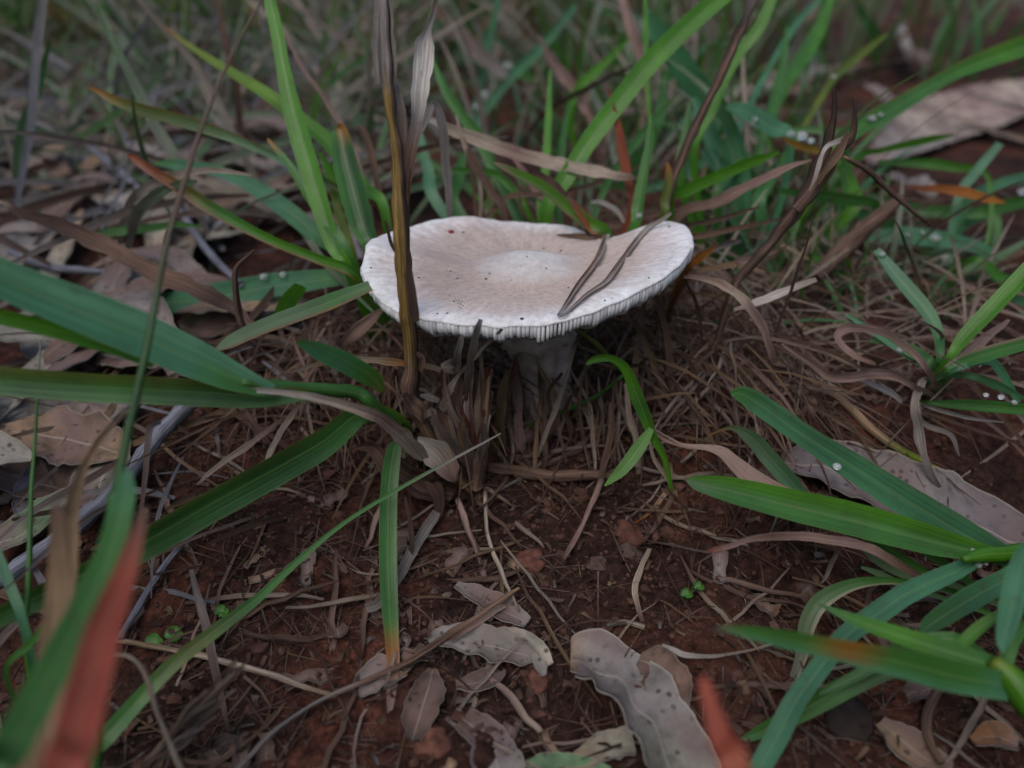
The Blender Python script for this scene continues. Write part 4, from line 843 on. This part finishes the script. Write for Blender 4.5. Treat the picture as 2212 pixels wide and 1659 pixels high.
# ------------------------------------------------------------------ seedlings, pebbles, drops
def cotyl(label, spots):
    o = G(*spots[0][:2]); e = empty("tiny_seedling", o); tag(e, label, "seedling")
    for x, y, r in spots:
        q = G(x, y, .3); rc = r * proj(q)[2] / FPX; ax = np.array([[q.x - rc, q.y - .05, q.z], [q.x - rc * .5, q.y, q.z + .03], [q.x, q.y, q.z + .04], [q.x + rc * .5, q.y, q.z + .03], [q.x + rc, q.y + .05, q.z]])
        R_ = crom(np.c_[ax, [rc * .4, rc * 1.5, rc * 1.9, rc * 1.6, rc * .4]], 4); V, F, T, UV = strip(R_[:, :3], R_[:, 3], "gG", up=(0, -.6, 1), fold=.05, cup=.1, thick=.03); link("seed_leaf", make_mesh("seed_leaf", V, F, M['g'], T, UV, origin=o), e)
        st = np.array([[q.x, q.y, q.z], [(q.x + o.x) / 2, (q.y + o.y) / 2, q.z - .2], [o.x, o.y, gz(o.x, o.y) - .15]]); V, F, T, UV = tube(crom(st, 4), np.full(9, .05), "lG"); link("stem", make_mesh("stem", V, F, M['g'], T, UV, origin=o), e)
cotyl("tiny seedling with two round bright green leaves on bare soil", [(1483, 1284, 12), (1510, 1268, 11)])
cotyl("tiny seedling with oval green leaves beside the pale bent stalk", [(332, 1388, 18), (375, 1372, 18)])
cotyl("single tiny green seedling touching the long thin blade", [(478, 1322, 14), (480, 1330, 6)])
PEB = [("reddish cup shaped seed husk lying open on the soil", 1352, 1160, .42, 'gum'), ("round grey brown pebble beside the seed husk", 1356, 1200, .34, 'pebble'), ("rounded rusty crumb under the pale leaf scrap", 1165, 1470, .30, 'gum'),
       ("small orange brown pebble behind the torn leaf scrap", 930, 1610, .38, 'gum'), ("rusty pebble near the yellow leaf bits", 1145, 1215, .38, 'gum'), ("flat brown pebble next to the split straw", 1290, 1225, .28, 'pebble'),
       ("dark square pebble below the bent grass blade", 1830, 1560, .5, 'speck'), ("pale tan pebble in front of the dry curved blade", 1745, 1285, .3, 'pebble')]
for k, (lb, x, y, r_, mk) in enumerate(PEB):
    q = G(x, y); V, F = blob(r_, k + 11, .65, 3, .55); tag(link("pebble", make_mesh("pebble", V, F, M[mk]), None, q + Vector((0, 0, r_ * .2))), lb, "pebble")
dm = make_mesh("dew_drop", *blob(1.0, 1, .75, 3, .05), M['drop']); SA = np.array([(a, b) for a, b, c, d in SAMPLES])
DR = [(1097, 152, 13), (1047, 210, 10), (1030, 237, 10), (572, 602, 10), (613, 597, 9), (2015, 520, 12), (2040, 566, 12), (1878, 576, 8), (1955, 545, 7), (1850, 215, 10), (1883, 225, 7), (1840, 208, 6), (1630, 262, 7), (1625, 270, 5), (1705, 297, 11), (1730, 300, 12), (1750, 308, 8), (1940, 760, 8), (2128, 855, 6), (2160, 860, 7), (2188, 872, 7), (1806, 1010, 9), (2110, 1222, 8), (2126, 1218, 6), (2100, 1190, 6), (2205, 418, 10), (2140, 600, 10), (1380, 470, 8), (1990, 505, 5), (2060, 500, 6)]
for x, y, r_ in DR:
    k = int(np.argmin(np.hypot(SA[:, 0] - x, SA[:, 1] - y))); d = SAMPLES[k][2]; rc = r_ * d / FPX
    q = P(x, y, d) + Vector((0, -.35, .6)) * rc; 
    if np.hypot(SA[k, 0] - x, SA[k, 1] - y) > 25: q = Vector(SAMPLES[k][3]) + Vector((0, -.35, .6)) * rc
    o = link("dew_drop", dm, None, q); o.scale = (rc * 1.0, rc, rc); tag(o, "round dew drop, whitened for a painted glint, clinging to a grass blade", "dew drop", "dew drops on the grass blades")

# ------------------------------------------------------------------ frayed bundle
def wander(p, v, L, n, sag, rs, wob=.07):
    out = [np.array(p)]; v = nrm(np.array(v, float)); st = L / n
    for i in range(n):
        v = nrm(v + rs.normal(0, wob, 3) + np.array([0, 0, -sag / n])); q = out[-1] + v * st; g_ = gz(q[0], q[1]) + .04
        if q[2] < g_: q[2] = g_; v[2] = max(0, v[2])
        out.append(q)
    return np.array(out)
fb = G(330, 1640); e = empty("frayed_fibre_bundle", fb); tag(e, "frayed bundle of grey brown grass fibres fanning out from the soil", "dry grass")
for k in range(22):
    t = random.random(); x1 = 400 + 130 * t + random.uniform(-20, 20); y1 = 1560 - 130 * t + random.uniform(-25, 40)
    sp_ = (14.8 + random.uniform(-.6, .6), 15.2, random.choice(["cn", "sn", "nn", "cc"]), f"{x1:.0f},{y1:.0f},4 {(x1+330)/2+random.uniform(-15,15):.0f},{(y1+1640)/2+random.uniform(-12,12):.0f},7 {330+random.uniform(-25,25):.0f},{1650+random.uniform(-15,15):.0f},6", dict(m='d'))
    me, _ = spec_mesh(sp_, fb, fb); link("fibre", me, e)

# ------------------------------------------------------------------ scattered litter: straws, scraps, crumbs, rootlets
rs = np.random.RandomState(3)
STRAW = []
for k in range(14):
    n = 9; L_ = rs.uniform(1.6, 4.2); p = np.zeros((n, 3)); p[:, 0] = np.linspace(-L_ / 2, L_ / 2, n); a = rs.normal(0, .25); p[:, 1] = a * np.cos(np.linspace(-1.5, 1.5, n)) + rs.normal(0, .03, n); p[:, 2] = .10 + .12 * np.abs(rs.normal()) * np.cos(np.linspace(-1.5, 1.5, n))
    wd = rs.uniform(.06, .17) * np.sin(np.linspace(.35, 2.7, n)); V, F, T, UV = strip(p, wd, ["ns", "sp", "tn", "cs", "nn", "pn"][k % 6], up=(0, 0, 1), fold=.35, crinkle=.1, seed=k, thick=.015, nu=3)
    STRAW.append(make_mesh("dry_straw", V, F, M['d'], T, UV))
def gnormal(x, y):
    return Vector((gz(x - .3, y) - gz(x + .3, y), gz(x, y - .3) - gz(x, y + .3), .6)).normalized()
from mathutils import Matrix, Quaternion
def lay(o, x, y, ang, lift=0.0, tilt=0.0):
    n = gnormal(x, y); q = Vector((0, 0, 1)).rotation_difference(n); o.rotation_mode = 'QUATERNION'
    o.rotation_quaternion = q @ Quaternion((0, 0, 1), ang) @ Quaternion((0, 1, 0), tilt); o.location = Vector((x, y, gz(x, y) + lift)) * S
for k in range(210):
    if k < 130: x, y = rs.uniform(-9, 10), rs.uniform(-10.5, 4)
    else: x, y = rs.normal(3.5, 4), rs.uniform(-3, 5)
    o = link("dry_straw", STRAW[k % 14]); lay(o, x, y, rs.uniform(0, 6.28) if k < 130 else rs.normal(-.7, .6), .03, rs.uniform(-.25, .1)); tag(o, "short dry straw scattered on the red soil around the mushroom", "straw", "loose straws on the soil")
# standing thatch of dry strands round the stem, on the banks
def fibres(name, label, n, reg, wr, cols, seed):
    r2 = np.random.RandomState(seed); VV = []; FF = []; TT = []; UU = []; k = 0
    for i in range(n):
        x, y, hz, v, L_ = reg(r2); p = wander((x, y, gz(x, y) + hz), v, L_, 6, r2.uniform(.1, 1.0), r2); p = crom(p, 2)
        V, F, T, UV = strip(p, r2.uniform(*wr) * np.sin(np.linspace(.5, 2.9, len(p))), cols[r2.randint(len(cols))], fold=.3, nu=3, seed=i, crinkle=.05)
        VV.append(V); TT.append(T); UU.append(UV); FF += [tuple(a + k for a in f) for f in F]; k += len(V)
    return tag(link(name, make_mesh(name, np.vstack(VV), FF, M['d'], np.vstack(TT), np.vstack(UU))), label, "dry grass", kind="stuff")
def bank(r2):
    s = r2.rand()
    if s < .5: x, y = r2.uniform(2, 8.5), r2.uniform(-1.5, 4.5)
    elif s < .8: x, y = r2.uniform(-7, -1), r2.uniform(-1.5, 4)
    else: x, y = r2.uniform(-4, 5), r2.uniform(0, 4)
    return x, y, r2.uniform(.2, 1.8), (r2.normal(.15, .6), -1 + r2.normal(0, .5), r2.uniform(-.6, .5)), r2.uniform(2, 5)
fibres("dry_thatch", "tangled mat of dry brown grass strands under and around the cap", 560, bank, (.03, .10), ["nn", "tn", "kt", "np", "kn", "cn", "nk", "sn"], 5)
def rootl(r2): return r2.uniform(-11, 12), r2.uniform(-11, 5), .05, (r2.normal(), r2.normal(), .1), r2.uniform(.6, 2.4)
fibres("rootlets", "fine dead rootlets and grass fibres littering the red soil", 3000, rootl, (.015, .055), ["nn", "nk", "tn", "kn", "pn", "kk", "cn"], 8)
def drift(r2): 
    x, y = r2.uniform(-46, -4), r2.uniform(6, 75); return x, y, r2.uniform(.2, 3.5), (r2.normal(), r2.normal(), r2.uniform(-.2, .9)), r2.uniform(4, 13)
fibres("tangled_grass_litter", "blurred tangle of grey green grass strands over the leaf drift", 950, drift, (.10, .40), ["cl", "ll", "lc", "ue", "cl", "nc", "es", "lg", "uc", "kn"], 31)
def drift2(r2):
    x, y = r2.uniform(-17, -6.5), r2.uniform(-7, 6); return x, y, r2.uniform(.2, 1.2), (r2.normal(), r2.normal(), r2.uniform(-.2, .4)), r2.uniform(2, 6)
fibres("straw_over_leaves", "thin straw and bark strips strewn over the gum leaf drift", 170, drift2, (.05, .22), ["cn", "nk", "kn", "tn", "uc", "kk", "nc"], 37)
def rside(r2):
    x = r2.uniform(5, 17); y = r2.uniform(-1, 14); return x, y, r2.uniform(.1, 1.5), (r2.normal(), r2.normal(), r2.uniform(-.3, .6)), r2.uniform(2, 6)
fibres("dry_grass_mat", "mat of dry straw strands under the wet grass clumps", 420, rside, (.03, .12), ["nn", "kn", "st", "np", "sn", "cs", "ps"], 33)
# soil crumbs
VV = []; FF = []; k = 0
protos = [blob(1, s, .75, 1, .7) for s in range(8)]
for i in range(9500):
    x = rs.uniform(-12, 13); y = rs.uniform(-11.5, 4); r_ = .025 + .045 * rs.rand() ** 2 + (.15 * rs.rand() if rs.rand() < .05 else 0); pv, pf = protos[i % 8]; a = rs.rand() * 6.28; ca, sa = math.cos(a), math.sin(a); z = gfine(x, y)
    VV += [(x + r_ * (vx * ca - vy * sa), y + r_ * (vx * sa + vy * ca), z + r_ * vz) for vx, vy, vz in pv]; FF += [tuple(q + k for q in f) for f in pf]; k += len(pv)
tag(link("soil_crumbs", make_mesh("soil_crumbs", VV, FF, M['crumb'], smooth=False)), "loose crumbs of dark red soil", "soil", kind="stuff")
VV = []; FF = []; TT = []; UU = []; k = 0
for i in range(1500):
    x = rs.uniform(-11, 12); y = rs.uniform(-11, 4); z = gfine(x, y) + .04; a = rs.rand() * 6.28; L_ = rs.uniform(.12, .5); p = np.array([[x + L_ * (t - .5) * math.cos(a), y + L_ * (t - .5) * math.sin(a), z + rs.uniform(0, .10)] for t in (0, .33, .66, 1)])
    V, F, T, UV = strip(p, rs.uniform(.05, .2) * rs.uniform(.4, 1, 4), ["nn", "kn", "an", "kk", "cn", "tn", "nk"][i % 7], up=(rs.normal(0, .4), rs.normal(0, .4), 1), nu=3, seed=i, rag=.2)
    VV.append(V); TT.append(T); UU.append(UV); FF += [tuple(q + k for q in f) for f in F]; k += len(V)
tag(link("leaf_crumbs", make_mesh("leaf_crumbs", np.vstack(VV), FF, M['d'], np.vstack(TT), np.vstack(UU))), "tiny flakes of rotted leaf and straw strewn over the soil", "litter", kind="stuff")
# small leaf scraps
SCR = []
for k in range(10):
    n = 6; L_ = rs.uniform(.5, 1.3); p = np.zeros((n, 3)); p[:, 0] = np.linspace(-L_ / 2, L_ / 2, n); p[:, 2] = .1 + .06 * rs.normal(0, 1, n); wd = rs.uniform(.25, .6) * (.5 + .5 * rs.rand(n))
    V, F, T, UV = strip(p, wd, ["nn", "tn", "kn", "an", "cn", "kn"][k % 6], up=(0, 0, 1), cup=.2, crinkle=.09, seed=k, thick=.02, nu=5, rag=.12); SCR.append(make_mesh("leaf_scrap", V, F, M['f'], T, UV))
for k in range(80):
    x, y = rs.uniform(-11, 12), rs.uniform(-11, 2); o = link("leaf_scrap", SCR[k % 10]); lay(o, x, y, rs.uniform(0, 6.28), .02, rs.uniform(-.4, .4)); tag(o, "small brown scrap of dead leaf on the red soil", "leaf scrap", "leaf scraps on the soil")
# gum leaves of the drift and beyond
GL = []
for k in range(12):
    n = 9; L_ = rs.uniform(3.5, 8); p = np.zeros((n, 3)); t = np.linspace(-1, 1, n); p[:, 0] = t * L_ / 2; p[:, 1] = rs.normal(0, .7) * (1 - t * t); p[:, 2] = .3 + rs.uniform(-.4, .9) * (1 - t * t) + rs.uniform(0, .5)
    wd = rs.uniform(.8, 1.9) * np.cos(t * 1.5) ** .8 + .05; R_ = crom(np.c_[p, wd], 3); V, F, T, UV = gum_leaf(R_[:, :3], R_[:, 3], ["ece", "ntn", "ncn", "knk", "eet", "unc", "tnt"][k % 7], cup=rs.uniform(-.3, .5), seed=k, crinkle=.08)
    GL.append(make_mesh("gum_leaf", V, F, M['f'], T, UV))
for k in range(160):
    if k >= 150: x, y = rs.uniform(-17, -10.5), rs.uniform(-5, 4)
    elif k < 110: x, y = rs.uniform(-34, -5.5), rs.uniform(2, 36)
    else: x, y = rs.uniform(6, 34), rs.uniform(14, 55)
    o = link("gum_leaf", GL[k % 12]); lay(o, x, y, rs.uniform(0, 6.28), rs.uniform(.05, 1.2), rs.uniform(-.4, .4))
    tag(o, "weathered gum leaf in the blurred drift of litter behind the mushroom" if k < 110 else "weathered gum leaf overlapping others by the blue grey twig" if k >= 150 else "weathered gum leaf lying among the blurred grass beyond the mushroom", "dead leaf", "gum leaves of the pale drift" if k < 110 else "gum leaves by the blue grey twig" if k >= 150 else "gum leaves among the far grass")

# ------------------------------------------------------------------ background grass
def blade_proto(L_, wd, lean, cols, seed, mk):
    n = 7; t = np.linspace(0, 1, n); p = np.zeros((n, 3)); p[:, 0] = L_ * lean * t ** 1.8; p[:, 2] = L_ * np.sqrt(np.maximum(0.02, 1 - (lean * .8) ** 2)) * (t - .25 * lean * t ** 3)
    w_ = wd * np.array([.7, 1, 1, .95, .8, .5, .08]); R_ = crom(np.c_[p, w_], 2); T_ = strip(R_[:, :3], R_[:, 3], cols, up=(-.8, .1, .6), fold=.3, crinkle=.03, seed=seed, nu=3)
    return make_mesh("blade", T_[0], T_[1], M[mk], T_[2], T_[3])
BP = [blade_proto(rs.uniform(7, 17), rs.uniform(.3, .65), rs.uniform(.15, .9), c_, k, 'd' if c_ in ("ns", "cs", "nn") else 'g') for k, c_ in enumerate(["bg", "lg", "Db", "lb", "gG", "ns", "cl", "Dg", "cs", "bb", "nn", "lc"])]
BQ = [blade_proto(rs.uniform(6, 15), rs.uniform(.2, .5), rs.uniform(.3, .95), c_, k + 50, 'd' if c_ in ("ce", "cs", "nc", "es") else 'g') for k, c_ in enumerate(["cl", "ll", "ce", "le", "gl", "nc", "lc", "es", "Dl", "cs", "el", "gO"])]
def bg_tuft(x, y, nb, label, group, sc):
    a_, b_, c_ = proj(Vector((x, y, gz(x, y) + 2)))
    if a_ > 1830 and b_ < 420 and (b_ > 120 or rs.rand() < .7): return
    BP_ = BQ if x < -3 or rs.rand() < .25 else BP
    e = empty("background_grass_tuft", (x, y, gz(x, y))); tag(e, label, "grass tuft", group)
    for j in range(nb):
        o = link("blade", BP_[rs.randint(12)], e); o.location = (rs.normal(0, .8) * S, rs.normal(0, .8) * S, -.002); o.rotation_euler = (rs.normal(0, .2), rs.normal(0, .2), rs.uniform(0, 6.28)); q = sc * rs.uniform(.6, 1.2); o.scale = (q, q, q)
for k in range(34):
    bg_tuft(rs.uniform(-50, 50), rs.uniform(34, 85), 13, "blurred grey green grass tuft far behind the mushroom", "blurred grass tufts behind", rs.uniform(.7, 1.1))
for k in range(24):
    bg_tuft(rs.uniform(2, 26), rs.uniform(8, 34), 12, "blurred bushy grass tuft in the thick growth behind the cap", "grass tufts in the thick growth", rs.uniform(.45, .8))
for k in range(26):
    bg_tuft(rs.uniform(6.5, 18), rs.uniform(3, 14), 10, "short wet grass tuft among dry straw beside the rosette", "short tufts near the rosette", rs.uniform(.2, .38))
for k in range(28):
    bg_tuft(rs.uniform(-40, -5), rs.uniform(14, 60), 9, "thin grey green grass tuft growing through the drift of gum leaves", "thin grass in the leaf drift", rs.uniform(.45, .8))
for k in range(22):
    bg_tuft(rs.uniform(-12, 16), rs.uniform(20, 46), 11, "blurred dark grass tuft filling the gap behind the cap", "grass in the gap behind the cap", rs.uniform(.5, .9))
VV = []; FF = []; TT = []; UU = []; k = 0
r2 = np.random.RandomState(21)
for i in range(5200):
    y = 50 + 330 * r2.rand() ** 1.6; x = r2.uniform(-1, 1) * (30 + y * .95); L_ = r2.uniform(8, 24); a = r2.rand() * 6.28; ln = r2.uniform(.1, .9); t = np.linspace(0, 1, 5)
    if x > y * .40 + 8 and r2.rand() < .8: continue
    p = np.stack([x + math.cos(a) * L_ * ln * t ** 1.7, y + math.sin(a) * L_ * ln * t ** 1.7, gz(x, y) + L_ * math.sqrt(1 - ln * ln * .8) * (t - .3 * ln * t ** 3)], 1)
    V, F, T, UV = strip(p, r2.uniform(.25, .7) * np.array([.8, 1, .9, .6, .1]), ["gl", "ll", "Dg", "le", "ns", "cl", "nn", "cs", "cc"][r2.randint(9)], fold=.3, nu=3, seed=i, tw=r2.uniform(-50, 50))
    VV.append(V); TT.append(T); UU.append(UV); FF += [tuple(q + k for q in f) for f in F]; k += len(V)
tag(link("far_grass", make_mesh("far_grass", np.vstack(VV), FF, M['g'], np.vstack(TT), np.vstack(UU))), "far blurred mass of grass behind everything", "grass", kind="stuff")

VV = []; FF = []; TT = []; UU = []; k = 0
r2 = np.random.RandomState(77)  # tall blades added out of view to cut light from the low sky
for i in range(3600):
    a0 = r2.rand() * 6.28; rad = 32 + 150 * r2.rand() ** 1.4; x = math.cos(a0) * rad; y = -14 + math.sin(a0) * rad
    if y > -20 and abs(x) < 16 + (y + 20) * .85: continue
    L_ = r2.uniform(16, 42); a = r2.rand() * 6.28; ln = r2.uniform(.05, .55); t = np.linspace(0, 1, 5)
    p = np.stack([x + math.cos(a) * L_ * ln * t ** 1.7, y + math.sin(a) * L_ * ln * t ** 1.7, gz(x, y) + L_ * math.sqrt(1 - ln * ln * .8) * (t - .3 * ln * t ** 3)], 1)
    V, F, T, UV = strip(p, r2.uniform(.5, 1.3) * np.array([.8, 1, .9, .6, .1]), ["gl", "gg", "Dg", "le", "ns", "nn"][r2.randint(6)], fold=.3, nu=3, seed=i, tw=r2.uniform(-50, 50))
    VV.append(V); TT.append(T); UU.append(UV); FF += [tuple(q + k for q in f) for f in F]; k += len(V)
tag(link("added_sky_block_grass", make_mesh("added_sky_block_grass", np.vstack(VV), FF, M['g'], np.vstack(TT), np.vstack(UU))), "taller unseen grass added all round to block low sky light", "grass", kind="stuff")
